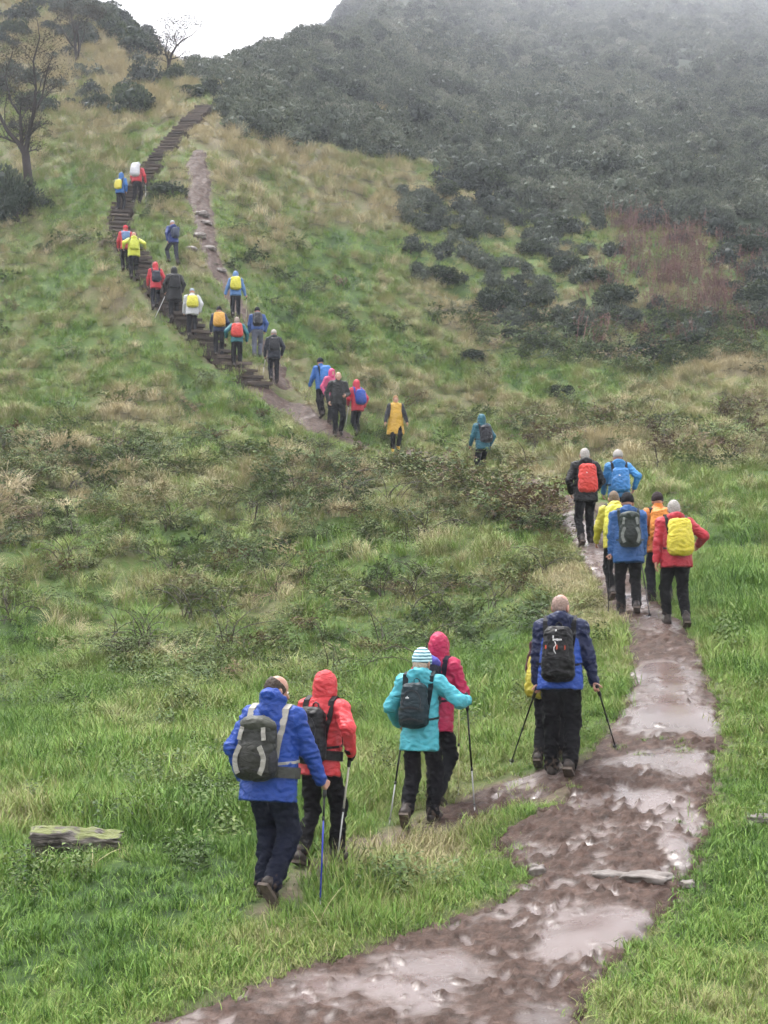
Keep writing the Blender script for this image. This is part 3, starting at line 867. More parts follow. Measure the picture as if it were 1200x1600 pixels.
# meadow grass, near
x, y, u, v = wedge(9.0, 27, 84)
w = walk_sdf(x, y); tr = trail_sdf(x, y)
bm_ = bramble_mask(u, v)
lush = np.clip(gauss(u, v, 200, 1170, 420, 110) + gauss(u, v, 640, 1070, 260, 60) + gauss(u, v, 1180, 900, 100, 200) + gauss(u, v, 350, 1260, 330, 70) + 0.9 * gauss(u, v, 560, 1390, 130, 60) + .8 * gauss(u, v, 1000, 1000, 60, 200), 0, 1)
nearp = poly_sdf(x, y, PATH_MAIN)
p = sstep(-.06, 0.06, w + .1 * noise(x * 3, y * 3)) * (1 - .93 * sstep(.22, -.1, tr)) * (1 - .7 * bm_)
wear = sstep(.9, .1, nearp) * sstep(-.2, .35, noise(x * 1.5, y * 1.5, 6))
p = p * (1 - .3 * wear)
mshort = RNG.random(len(x)) < (0.62 - .55 * lush)
T = tint_field(u, v, x, y) + RNG.normal(0, .05, len(x))
xs_, ys_, ts_, ls_, ws_ = keepif(p * ~mshort, x, y, T, lush, wear)
scatter('meadow_grass', 'long wet green grass of the near meadow', C_GRASS, 6, xs_, ys_, (0.62 + .65 * ls_) * (1 - .35 * ws_) * RNG.uniform(.6, 1.35, len(xs_)) * np.clip(1 + .7 * noise(xs_ * .9, ys_ * .9, 71), .6, 1.5), ts_, tilt=.22)
xs_, ys_, ts_ = keepif(np.clip(p * mshort * 1.0, 0, 1), x, y, T + .06)
scatter('short_turf', 'short trodden turf beside the muddy path', C_TURF, 4, xs_, ys_, RNG.uniform(.8, 1.5, len(xs_)), ts_, tilt=.2)
xv, yv, uv_, vv_ = wedge(9.0, 30, 150)
wv = walk_sdf(xv, yv)
pv = sstep(-.10, .0, wv + .07 * noise(xv * 4, yv * 4)) * sstep(.8, .3, wv) * (1 - .93 * sstep(.22, -.1, trail_sdf(xv, yv)))
xs_, ys_, us_, vs_, ws_ = keepif(pv, xv, yv, uv_, vv_, wv)
scatter('verge_turf', 'low ragged turf along the edges of the mud', C_TURF, 4, xs_, ys_, RNG.uniform(.6, 1.2, len(xs_)) * (.65 + .5 * sstep(0, .4, ws_)), tint_field(us_, vs_, xs_, ys_) + RNG.normal(.04, .07, len(xs_)), tilt=.25)
# a few blades surviving in the mud and on the worn trail
x, y, u, v = wedge(9.2, 17, 16)
nm = poly_sdf(x, y, PATH_MAIN)
p = sstep(-.9, -.05, nm) * sstep(.1, -.1, nm) * sstep(.15, .4, noise(x * 1.3, y * 1.3, 3)) + .9 * gauss(u, v, 990, 1352, 45, 9) + .9 * gauss(u, v, 735, 1588, 50, 16) + .25 * gauss(u, v, 800, 1270, 70, 30)
xs_, ys_, us_, vs_ = keepif(np.clip(p, 0, 1), x, y, u, v)
scatter('mud_grass', 'sparse tufts of grass left standing in the mud', C_TURF, 4, xs_, ys_, RNG.uniform(.5, 1.0, len(xs_)), tint_field(us_, vs_, xs_, ys_), dz=.02)

x, y, u, v = wedge(9.2, 60, 2.6)
p = sstep(.05, .3, walk_sdf(x, y)) * sstep(.0, .5, tint_field(u, v, x, y) - .3) * (noise(x * .7, y * .6, 61) > -.1) * (trail_sdf(x, y) > .3)
xs_, ys_ = keepif(np.clip(p, 0, 1), x, y)
C_STALK = proto_coll('dead_stalks', [proto_stalk(i) for i in range(4)])
scatter('dead_stalks', 'thin pale dead grass stalks standing in the sward', C_STALK, 4, xs_, ys_, RNG.uniform(.6, 1.2, len(xs_)), RNG.uniform(.7, 1.0, len(xs_)), tilt=.5)
# nettles and docks by the walkers
x, y, u, v = wedge(11, 26, 26)
p = np.clip(.85 * gauss(u, v, 310, 1240, 110, 50) + .6 * gauss(u, v, 620, 1390, 70, 30) + .3 * gauss(u, v, 100, 1400, 120, 50) + .25 * gauss(u, v, 700, 1060, 220, 40) + .3 * gauss(u, v, 300, 1090, 300, 50) + .05, 0, 1) * sstep(.1, .3, walk_sdf(x, y)) * sstep(.1, .35, trail_sdf(x, y)) * sstep(.05, .35, .5 + noise(x * .8, y * .8, 2))
p *= np.where(y < 13, sstep(1420, 1380, v), 1)
xs_, ys_ = keepif(p, x, y)
scatter('leafy_weeds', 'leafy green nettles and docks among the grass', C_NETT, 4, xs_, ys_, RNG.uniform(.5, .95, len(xs_)), .44 + RNG.normal(0, .10, len(xs_)))

# tussock grass over the hill
for nm_, d0, d1, dens, s0, s1 in (('hill_tussocks', 20, 62, 11, .55, 1.0), ('upper_tussocks', 62, 150, 5.0, .75, 1.4)):
    x, y, u, v = wedge(d0, d1, dens)
    g = gorse_mask(u, v, x, y)
    p = sstep(.02, .16, veg_sdf(x, y)) * (1 - .6 * g * sstep(135, 100, y) - .4 * g) * (1 - .35 * bramble_mask(u, v)) * (1 - .2 * scrub_mask(u, v)) * np.where(y < 27, .35, 1) * np.where(trail_sdf(x, y) < .4, 0, 1)
    p *= np.where((v < -60) | (v > 1700), 0, 1)
    T = tint_field(u, v, x, y) + RNG.normal(0, .13, len(x))
    xs_, ys_, ts_ = keepif(p * np.clip(.60 + 1.4 * hummock(x, y), .08, 1), x, y, T)
    sc_ = RNG.uniform(s0, s1, len(xs_)) * (1 + .5 * (ts_ - .6)) * np.where(ts_ < .42, .6, 1)
    sc_ *= .42 + .58 * sstep(0.1, .9, walk_sdf(xs_, ys_))
    us_, vs_ = project(xs_, ys_, ground_z(xs_, ys_)); sc_ *= 1 - .3 * scrub_mask(us_, vs_)
    scatter(nm_, 'olive and straw coloured tussock grass on the slope' if d0 < 50 else 'pale tussock grass on the upper slope', C_TUSS, 6, xs_, ys_, sc_, ts_)
# short green sward between the tussocks
x, y, u, v = wedge(26, 95, 8)
T = tint_field(u, v, x, y)
p = sstep(-.05, .1, veg_sdf(x, y)) * (1 - gorse_mask(u, v, x, y)) * np.maximum((1 - .1 * scrub_mask(u, v)) * (1 - .1 * bramble_mask(u, v)) * sstep(.78, .5, T), sstep(.9, .3, walk_sdf(x, y)))
xs_, ys_, ts_ = keepif(p, x, y, T - .03)
scatter('hill_sward', 'short bright green grass between the tussocks', C_GRASS, 6, xs_, ys_, RNG.uniform(1.0, 1.7, len(xs_)), ts_)

# brambles: the bank below the far path, the scrub on the right, the brown thicket
x, y, u, v = wedge(18, 62, 6.5)
bmk, smk, brk = bramble_mask(u, v), scrub_mask(u, v), brown_mask(u, v)
patch = fbm(x * .42, y * .35, 12, 3)
p = np.clip(bmk * (.48 + 1.0 * patch) + .85 * smk * sstep(-.4, .1, patch) + .5 * brk * (.55 + 1.2 * patch) + 1.0 * sstep(-2, 6, v - np.interp(u, [600,620,700,800,880], [708,714,738,765,800])) * sstep(62, 45, v - np.interp(u, [600,620,700,800,880], [708,714,738,765,800])) * (u > 635) * (u < 880) + .05 * (y > 30), 0, 1) * sstep(.1, .4, walk_sdf(x, y))
T = .54 + .34 * fbm(x * .5, y * .4, 30, 2) + RNG.normal(0, .12, len(x)) + .34 * brk * (noise(x * .6, y * .5, 41) > -.1) + .5 * gauss(u, v, 820, 775, 90, 35) - .22 * smk - .05 * sstep(45, 60, y) + .3 * gauss(u, v, 350, 920, 160, 30) * (noise(x, y, 9) > 0)
T = np.where(RNG.random(len(x)) < .08, .95, T)
xs_, ys_, ts_, vs_ = keepif(p, x, y, T, v)
scatter('bramble_undergrowth', 'tangled brambles and dead bracken on the bank', C_BRAM, 6, xs_, ys_, RNG.uniform(.6, 1.2, len(xs_)) * (.75 + .4 * sstep(24, 45, ys_)), ts_, tilt=.25)
_bu = RNG.uniform(640, 868, 170); _bp = np.array([hit0(a_, np.interp(a_, [600,620,700,800,880], [708,714,738,765,800]) + RNG.uniform(14, 40)) for a_ in _bu])
_bp = _bp[walk_sdf(_bp[:, 0], _bp[:, 1]) > .15]
scatter('bracken_bank', 'dense brown bracken and bramble bank hiding the path', C_BRAM, 6, _bp[:, 0], _bp[:, 1], RNG.uniform(1.0, 1.6, len(_bp)), RNG.uniform(.45, 1.1, len(_bp)), tilt=.25)
x, y, u, v = wedge(18, 62, 1.1)
p = np.clip(.8 * bramble_mask(u, v) + .5 * scrub_mask(u, v) + .6 * brown_mask(u, v) + .6 * gauss(u, v, 820, 775, 90, 35), 0, 1) * sstep(.2, .6, walk_sdf(x, y)) * (noise(x * .5, y * .4, 2) > -.05)
xs_, ys_ = keepif(p, x, y)
scatter('bare_bramble_stems', 'bare dark arching stems among the brambles', C_TWIG, 4, xs_, ys_, RNG.uniform(.7, 1.25, len(xs_)), np.full(len(xs_), .5), tilt=.3)

# gorse covering the misty hill
x, y, u, v = wedge(56, 200, .55)
x2, y2, u2, v2 = wedge(200, 890, .052)
far_ = np.concatenate([np.zeros(len(x)), np.ones(len(x2))])
x, y, u, v = [np.concatenate(q) for q in ((x, x2), (y, y2), (u, u2), (v, v2))]
p = gorse_mask(u, v, x, y) * np.where(v < -90, 0, 1) * (x > -.115 * y)
# the same scrub thins out over the ground below
p = np.maximum(p, np.clip(.72 + 1.1 * noise(x * .2, y * .16, 7) - .9 * gauss(u, v, 740, 487, 60, 26) - .5 * gauss(u, v, 650, 300, 60, 40), 0, 1) * scrub_mask(u, v) * (1 - .8 * herb_mask(u, v)))
p = np.maximum(p, .8 * sstep(8, -14, poly_sdf(u, v, [(30,-40),(150,-40),(200,40),(270,90),(225,88),(160,50),(110,30),(60,20)])))
p = np.maximum(p, .16 * sstep(10, -14, poly_sdf(u, v, [(-40,20),(120,40),(250,110),(260,150),(130,190),(-40,230)])))
p = np.maximum(p, .55 * sstep(6, -8, poly_sdf(u, v, [(300,112),(400,70),(420,130),(380,190),(330,170),(300,150)])))
xs_, ys_, us_, vs_ = keepif(p, x, y, u, v)
sc_ = (.65 + .8 * RNG.random(len(xs_)) ** 1.8) * (1.0 + .8 * sstep(100, 250, ys_) + 1.0 * sstep(250, 700, ys_)) * (.75 + .25 * sstep(380, 290, vs_))
ts_ = .48 + .22 * fbm(xs_ * .06, ys_ * .05, 3, 2) + RNG.normal(0, .13, len(xs_)) - .22 * scrub_mask(us_, vs_) - .25 * (us_ < 290)
scatter('gorse_thicket', 'dense dark gorse covering the misty hill', C_GORSE, 5, xs_, ys_, sc_, ts_, dz=-.12, tilt=.12)

# reddish dead willowherb
x, y, u, v = wedge(55, 90, 1.9)
p = np.clip(herb_mask(u, v) + .3 * sstep(20, -30, poly_sdf(u, v, [(860,480),(960,400),(960,330),(1080,340),(1240,380),(1240,530),(1050,560),(900,560)])), 0, 1)
xs_, ys_ = keepif(p, x, y)
scatter('dead_willowherb', 'stand of reddish dead willowherb stalks on the slope', C_HERB, 4, xs_, ys_, RNG.uniform(.6, 1.0, len(xs_)), RNG.uniform(.15, .65, len(xs_)))
# ------------------------------------------------------------------ stones, fallen log
def stone_material():
    m, n, l, b = nodes_of('lichened stone')
    tc = n.new('ShaderNodeTexCoord'); nz = n.new('ShaderNodeTexNoise'); nz.inputs['Scale'].default_value = 8; nz.inputs['Detail'].default_value = 8; l.new(tc.outputs['Object'], nz.inputs['Vector'])
    r = ramp(n, [(0.3, (0.055, 0.044, 0.038)), (0.55, (0.115, 0.098, 0.088)), (0.75, (0.19, 0.17, 0.158))]); l.new(nz.outputs[0], r.inputs[0]); l.new(r.outputs[0], b.inputs['Base Color'])
    b.inputs['Roughness'].default_value = .6
    bp = n.new('ShaderNodeBump'); bp.inputs['Strength'].default_value = .7; bp.inputs['Distance'].default_value = .02; l.new(nz.outputs[0], bp.inputs['Height']); l.new(bp.outputs[0], b.inputs['Normal'])
    return m
M_STONE = stone_material()

def stone(u, v, sx, sy, sz, label, name='stone', sink=.3, rz=0, seed=0):
    p = hit(u, v)
    bm = bmesh.new(); bmesh.ops.create_icosphere(bm, subdivisions=4, radius=1)
    co = np.array([v_.co for v_ in bm.verts])
    co = np.sign(co) * np.abs(co) ** .75
    f = 1 + .35 * noise(co[:, 0] * 1.2 + seed, co[:, 1] * 1.2, co[:, 2] * 1.2) + .15 * noise(co[:, 0] * 3 + seed, co[:, 1] * 3, co[:, 2] * 3) + .06 * noise(co[:, 0] * 8, co[:, 1] * 8 + seed, co[:, 2] * 8)
    co = co * f[:, None] * np.array([sx, sy, sz])
    for v_, c in zip(bm.verts, co): v_.co = c
    me = bpy.data.meshes.new(name); bm.to_mesh(me); bm.free(); me.materials.append(M_STONE)
    me.polygons.foreach_set('use_smooth', np.ones(len(me.polygons), bool))
    o = link(name, me, loc=(p.x, p.y, p.z + sz * (1 - 2 * sink)), label=label, cat='stone', group='stones by the path'); o.rotation_euler = (0, 0, rz)
stone(840, 1368, .065, .06, .055, 'small pale stone at the grassy left edge of the mud', seed=1, sink=.25)
stone(1010, 1378, .20, .11, .055, 'flat pale rock slab lying across the muddy path', seed=2, rz=-.25, sink=.32)
stone(955, 1372, .16, .05, .04, 'thin grassy rock lip beside the pale slab in the path', seed=3, rz=-.2, sink=.35)
stone(1075, 1386, .055, .06, .035, 'small white wet stone at the right end of the slab', seed=4, sink=.25)
stone(1192, 1284, .14, .10, .04, 'low tan rock in the grass at the right edge', seed=5, sink=.3)

for i_, (u_, v_, s_) in enumerate(((316, 338, .17), (322, 352, .14), (312, 372, .16), (328, 392, .15), (300, 392, .13), (345, 425, .12))):
    stone(u_, v_, s_ * 1.5, s_, s_ * .7, ('largest', 'pale', 'squat', 'lower', 'outlying', 'lowest')[i_] + ' grey step stone in the eroded track', name='step_stone', seed=20 + i_, sink=.2)

def log_material():
    m, n, l, b = nodes_of('rotten mossy wood')
    tc = n.new('ShaderNodeTexCoord'); mp = n.new('ShaderNodeMapping'); mp.inputs['Scale'].default_value = (2.0, 9, 9); l.new(tc.outputs['Object'], mp.inputs[0])
    nz = n.new('ShaderNodeTexNoise'); nz.inputs['Scale'].default_value = 4; nz.inputs['Detail'].default_value = 8; l.new(mp.outputs[0], nz.inputs['Vector'])
    r = ramp(n, [(0.36, (0.012, 0.009, 0.008)), (0.52, (0.06, 0.05, 0.043)), (0.72, (0.20, 0.18, 0.165))]); l.new(nz.outputs[0], r.inputs[0])
    n2 = n.new('ShaderNodeTexNoise'); n2.inputs['Scale'].default_value = 7; n2.inputs['Detail'].default_value = 5; l.new(tc.outputs['Object'], n2.inputs['Vector'])
    ge = n.new('ShaderNodeNewGeometry'); sx = n.new('ShaderNodeSeparateXYZ'); l.new(ge.outputs['Normal'], sx.inputs[0])
    mu = n.new('ShaderNodeMath'); mu.operation = 'MULTIPLY'; l.new(sx.outputs['Z'], mu.inputs[0]); l.new(n2.outputs[0], mu.inputs[1])
    r2 = ramp(n, [(0.34, (0, 0, 0)), (0.46, (1, 1, 1))]); l.new(mu.outputs[0], r2.inputs[0])
    mx = n.new('ShaderNodeMixRGB'); mx.inputs[2].default_value = (0.10, 0.115, 0.03, 1); l.new(r2.outputs[0], mx.inputs[0]); l.new(r.outputs[0], mx.inputs[1]); l.new(mx.outputs[0], b.inputs['Base Color'])
    b.inputs['Roughness'].default_value = .8
    bp = n.new('ShaderNodeBump'); bp.inputs['Strength'].default_value = 1; bp.inputs['Distance'].default_value = .03; l.new(nz.outputs[0], bp.inputs['Height']); l.new(bp.outputs[0], b.inputs['Normal'])
    return m

def fallen_log():
    p = hit(118, 1330)
    k, n = 40, 40
    V = []
    t = np.linspace(0, 1, n); a = np.linspace(0, 2 * np.pi, k, endpoint=False)
    Tt, Aa = np.meshgrid(t, a, indexing='ij')
    L = .74
    x = (Tt - .5) * L
    r = .13 + .03 * noise(Tt * 5, np.cos(Aa) * 1.2, np.sin(Aa) * 1.2) + .022 * noise(Tt * 2.2, np.cos(Aa) * 3.5, np.sin(Aa) * 3.5) + .006 * noise(Tt * 9, np.cos(Aa) * 9, np.sin(Aa) * 9)
    zz = r * np.sin(Aa); yy = r * np.cos(Aa) * 1.35
    top = .085 + .06 * noise(Tt * 4, yy * 12, 1.0) - .05 * Tt ** 2 + .012 * np.abs(noise(Tt * 14, yy * 30, 2))
    zz = np.minimum(zz, top)
    x = x + .05 * noise(Aa * 1.5, Tt * 2, 7.0) * (np.abs(Tt - .5) * 2) ** 6 + .09 * noise(np.cos(Aa) * 2.2, np.sin(Aa) * 2.2, 3 + Tt) * (np.abs(Tt - .5) * 2) ** 8
    V = np.stack([x, yy, zz + .085], -1).reshape(-1, 3)
    idx = np.arange(n * k).reshape(n, k)
    F = [(int(idx[i, j]), int(idx[i, (j + 1) % k]), int(idx[i + 1, (j + 1) % k]), int(idx[i + 1, j])) for i in range(n - 1) for j in range(k)]
    F += [tuple(int(q) for q in idx[0][::-1]), tuple(int(q) for q in idx[-1])]
    me = mesh_from('fallen_log', V, F, [log_material()])
    o = link('fallen_log', me, loc=(p.x, p.y, p.z + .02), label='mossy split log lying in the grass at lower left', cat='log'); o.rotation_euler = (.05, .03, .12)
fallen_log()

# ------------------------------------------------------------------ bushes that stand out one by one
M_BUSHWOOD = plain('bush wood', (0.045, 0.035, 0.03), .7, var=.3)
def bush_mat(name, stops):
    m, n, l, b = nodes_of(name)
    bl = n.new('ShaderNodeAttribute'); bl.attribute_name = 'bl'
    r = ramp(n, stops); l.new(bl.outputs['Fac'], r.inputs[0]); l.new(r.outputs[0], b.inputs['Base Color']); b.inputs['Roughness'].default_value = .7; b.inputs['Specular IOR Level'].default_value = .08
    return m
M_BUSH = bush_mat('dark gorse', [(0.0, (0.016, 0.024, 0.017)), (0.5, (0.034, 0.050, 0.029)), (1.0, (0.075, 0.092, 0.048))])
_bm = [shrub_mesh('foliage', 80 + i, 13, 190, .15, [M_BUSH], fl) for i, fl in enumerate((1.0, 1.4, 1.15, 1.7))]
def _stem(seed):
    rnd = random.Random(seed); A = acc()
    for _ in range(6):
        a = rnd.uniform(0, 6.28)
        add_tube(A, [(0, 0, -.2), (math.cos(a) * .15, math.sin(a) * .15, .2), (math.cos(a) * .4, math.sin(a) * .4, .55)], [.05, .035, .015], 0, 5)
    return mesh_from('stem', np.array(A['V']), A['F'], [M_BUSHWOOD])
_st = [_stem(i) for i in range(2)]
def bush(u, v, w_m, h_f, var, label, group):
    p = hit(u, v)
    o = link('gorse_bush', None, loc=p, label=label, cat='bush', group=group)
    o.rotation_euler = (0, 0, rr.uniform(0, 6.28)); o.scale = (w_m / 2 * rr.uniform(.95, 1.35), w_m / 2, w_m / 2 * h_f * .95)
    link('foliage', _bm[var], o); link('stem', _st[var % 2], o)
_gl = 'bushes on the left upper slope'
bush(206, 180, 1.9, 1.35, 3, 'tall dark rounded gorse bush on the upper left slope', _gl)
bush(155, 170, 1.5, .9, 0, 'low dark gorse bush just left of the tall rounded one', _gl)
bush(111, 168, .7, 1.2, 1, 'small upright dark bush between bare tree and low gorse', _gl)
bush(58, 180, 2.4, 1.0, 2, 'wide dark bush behind the bare tree on the left', _gl)
bush(30, 345, 2.0, 1.5, 1, 'tall dark thicket round the foot of the bare tree', _gl)
bush(8, 330, 2.2, 1.4, 3, 'dark bush at the left edge beside the bare tree', _gl)
bush(70, 330, 1.2, .8, 0, 'low dark shoots at the right foot of the bare tree', _gl)
bush(262, 312, 1.6, .85, 2, 'dark bush between the stairs and the eroded track', _gl)
bush(300, 150, 1.3, .9, 0, 'small dark bush above the top of the stairs', _gl)
bush(218, 88, 3.0, .95, 2, 'broad dark bush on the left skyline beside the windswept tree', _gl)
bush(180, 62, 3.2, 1.0, 0, 'large dark bush on the skyline by the leafless hawthorn', _gl)
bush(20, 60, 2.2, 1.0, 3, 'dark bush at the top left corner', _gl)
bush(268, 130, 1.7, 1.0, 1, 'dark bush at the foot of the windswept tree', _gl)
_gs = 'dark bushes on the slope below the misty hill'
_slope = 'dark gorse bush among straw grass below the misty hill'
for (u_, v_, w_, h_, k_, lb) in [(775, 492, 1.9, 1.0, 1, 'dark rounded gorse bush beside a patch of straw grass'), (690, 445, 2.0, .7, 0, 'low spreading dark bush right of the bright green slope'), (965, 480, 2.0, .9, 2, 'dark green bush left of the red willowherb'),
    (770, 300, 2.6, .8, 2, 'dark green bush jutting from the foot of the gorse hill'), (675, 335, 1.5, .8, 0, 'dark bush at the left edge of the scrub, below the gorse hill foot'), (885, 430, 1.8, .8, 1, 'dark bush midway between straw patch and red willowherb'), (640, 395, 1.1, .7, 2, 'smallest dark bush by the bright green slope'), (830, 400, 1.6, .8, 0, 'dark bush in the middle of the scrubby slope'), (930, 445, 1.7, .7, 0, 'low bush touching the dark green one left of the willowherb'), (720, 375, 1.7, .7, 2, 'dark bush upslope of the low spreading one'), (690, 310, 1.8, .8, 1, 'dark bush left of the one jutting from the gorse hill'), (860, 365, 2.0, .8, 0, 'dark bush just under the gorse hill, left of the willowherb top'),
    (1010, 560, 1.6, .7, 2, 'dark bush below the red willowherb'), (740, 560, 1.0, .6, 0, 'small dark bush low on the green slope above the teal walker'), (880, 622, .9, .8, 1, 'small dark bush in the grass above the red and blue pair'), (840, 480, 1.3, .7, 2, 'low dark bush right of the straw grass patch'), (1090, 545, 1.7, .7, 0, 'dark bush at the lower right foot of the willowherb'), (1180, 480, 2.0, .8, 1, 'dark bush at the right edge beside the willowherb'), (1160, 400, 2.4, .8, 2, 'broad dark bush at the right edge above the willowherb'), (910, 530, 1.4, .6, 1, 'low dark bush below the scrub, above the brown thicket'), (800, 530, 1.2, .6, 0, 'small dark bush under the dark rounded one')]:
    bush(u_, v_, w_, h_, k_, lb, _gs)

# ------------------------------------------------------------------ trees
M_BARK = plain('dark wet bark', (0.020, 0.016, 0.014), .7, nscale=30, var=.4, bump=.8)
M_TLEAF = bush_mat('sparse autumn leaves', [(0.0, (0.018, 0.018, 0.012)), (0.6, (0.035, 0.033, 0.020)), (1.0, (0.07, 0.060, 0.034))])
def tree(u, v, stems, label, seed, lines=(), *, leaf=.5, group='trees on the hillside', twig=.25, depth=4, lsize=.11):
    """stems: (direction, length, radius) of each main stem; limbs fork from them"""
    p0 = hit(u, v); rnd = random.Random(seed)
    A = acc(); Lf = acc()
    def grow(p, d, L, r, lv):
        n = 5; pts = [p.copy()]; rads = [r]
        for i in range(n):
            d = (d + Vector((rnd.gauss(0, .16), rnd.gauss(0, .16), rnd.gauss(.02, .12)))).normalized()
            p = p + d * (L / n); pts.append(p.copy()); rads.append(r * (1 - .5 * (i + 1) / n))
            if lv > 0 and i >= 1:
                for _ in range(1 if lv > 2 else 2):
                    if rnd.random() < .85:
                        ax = Vector((rnd.gauss(0, 1), rnd.gauss(0, 1), rnd.gauss(0, .5))).normalized()
                        nd = (d * .75 + ax * .75 + Vector((0, 0, .12))).normalized()
                        grow(p.copy(), nd, L * rnd.uniform(.42, .66), rads[-1] * .6, lv - 1)
            if lv <= 1:
                for _ in range(3):
                    if rnd.random() < leaf:
                        q = p + Vector((rnd.gauss(0, .12), rnd.gauss(0, .12), rnd.gauss(0, .1)))
                        add_leaf(Lf, q, (rnd.gauss(0, 1), rnd.gauss(0, 1), rnd.gauss(0, .6)), (0, 0, 1), lsize * rnd.uniform(.6, 1.4), lsize * rnd.uniform(.5, .9), rnd.random())
        add_tube(A, pts, rads, 0, 6 if lv > 1 else 3)
    for d, L, r in stems: grow(Vector((0, 0, -.2)), Vector(d).normalized(), L, r, depth)
    for ln in lines:                       # limbs followed from the photograph, at the tree's own distance
        pts = []
        for (pu, pv, off, r) in ln:
            a, e = ray(pu, pv); yy = p0.y + off
            pts.append((Vector((a * yy, yy, CZ + e * yy)) - p0, r))
        add_tube(A, [q for q, _ in pts], [r for _, r in pts], 0, 7)
        for (q0, r0), (q1, r1) in zip(pts[:-1], pts[1:]):
            n = max(2, int((q1 - q0).length / .25))
            for i in range(n):
                if rnd.random() < 1.1:
                    q = q0.lerp(q1, rnd.random()); d = (q1 - q0).normalized()
                    ax = Vector((rnd.gauss(0, 1), rnd.gauss(0, 1), rnd.gauss(0, .5))).normalized()
                    if r1 < .11: grow(q, (d * .5 + ax * .9 + Vector((0, 0, .25))).normalized(), rnd.uniform(.5, 1.25), r1 * .45, 2)
    o = link('tree', None, loc=p0, label=label, cat='tree', group=group)
    link('trunk', mesh_from('trunk', np.array(A['V']), A['F'], [M_BARK]), o)
    if Lf['F']: link('crown', finish(Lf, 'crown', [M_TLEAF]), o)
tree(40, 338, [], 'dark almost leafless tree on the left with forked trunk', 5, [[(42,345,0,.21),(45,290,0,.19),(40,240,0,.16),(30,225,.1,.10),(12,205,.2,.08),(-6,170,.3,.06),(-15,120,.3,.04),(-5,70,.2,.02)], [(40,240,0,.11),(44,215,-.1,.09),(52,180,-.2,.07),(56,140,-.3,.055),(52,95,-.3,.04),(62,60,-.2,.025),(58,30,-.2,.012)], [(34,235,0,.08),(33,205,.2,.07),(32,180,.3,.06),(18,160,.4,.045),(8,120,.5,.03),(20,80,.5,.015)], [(52,180,-.2,.05),(66,150,-.4,.04),(74,110,-.5,.025),(84,80,-.5,.012)]], leaf=.10, depth=3, lsize=.07)
tree(262, 118, [], 'windswept bare hawthorn standing against the white sky', 9, [[(262,120,0,.13),(264,100,0,.11),(268,85,0,.09),(276,72,0,.06),(286,62,0,.045),(300,55,.2,.03),(314,40,.3,.012)],[(264,100,0,.07),(258,80,-.2,.05),(262,62,-.3,.035),(254,45,-.3,.02),(250,36,-.3,.01)],[(276,72,0,.045),(272,55,.3,.03),(282,42,.4,.02),(290,36,.4,.01)]], leaf=.10, depth=3, lsize=.09)
tree(118, 100, [((-.1, 0, 1), 2.8, .11), ((.3, 0, 1), 2.4, .09)], 'leafless hawthorn on the straw coloured upper slope', 14, [], leaf=.10, depth=4)
# ------------------------------------------------------------------ people: a small solid modeller
def smin(a, b, k):
    h = np.clip(0.5 + 0.5 * (b - a) / k, 0, 1)
    return b + (a - b) * h - k * h * (1 - h)

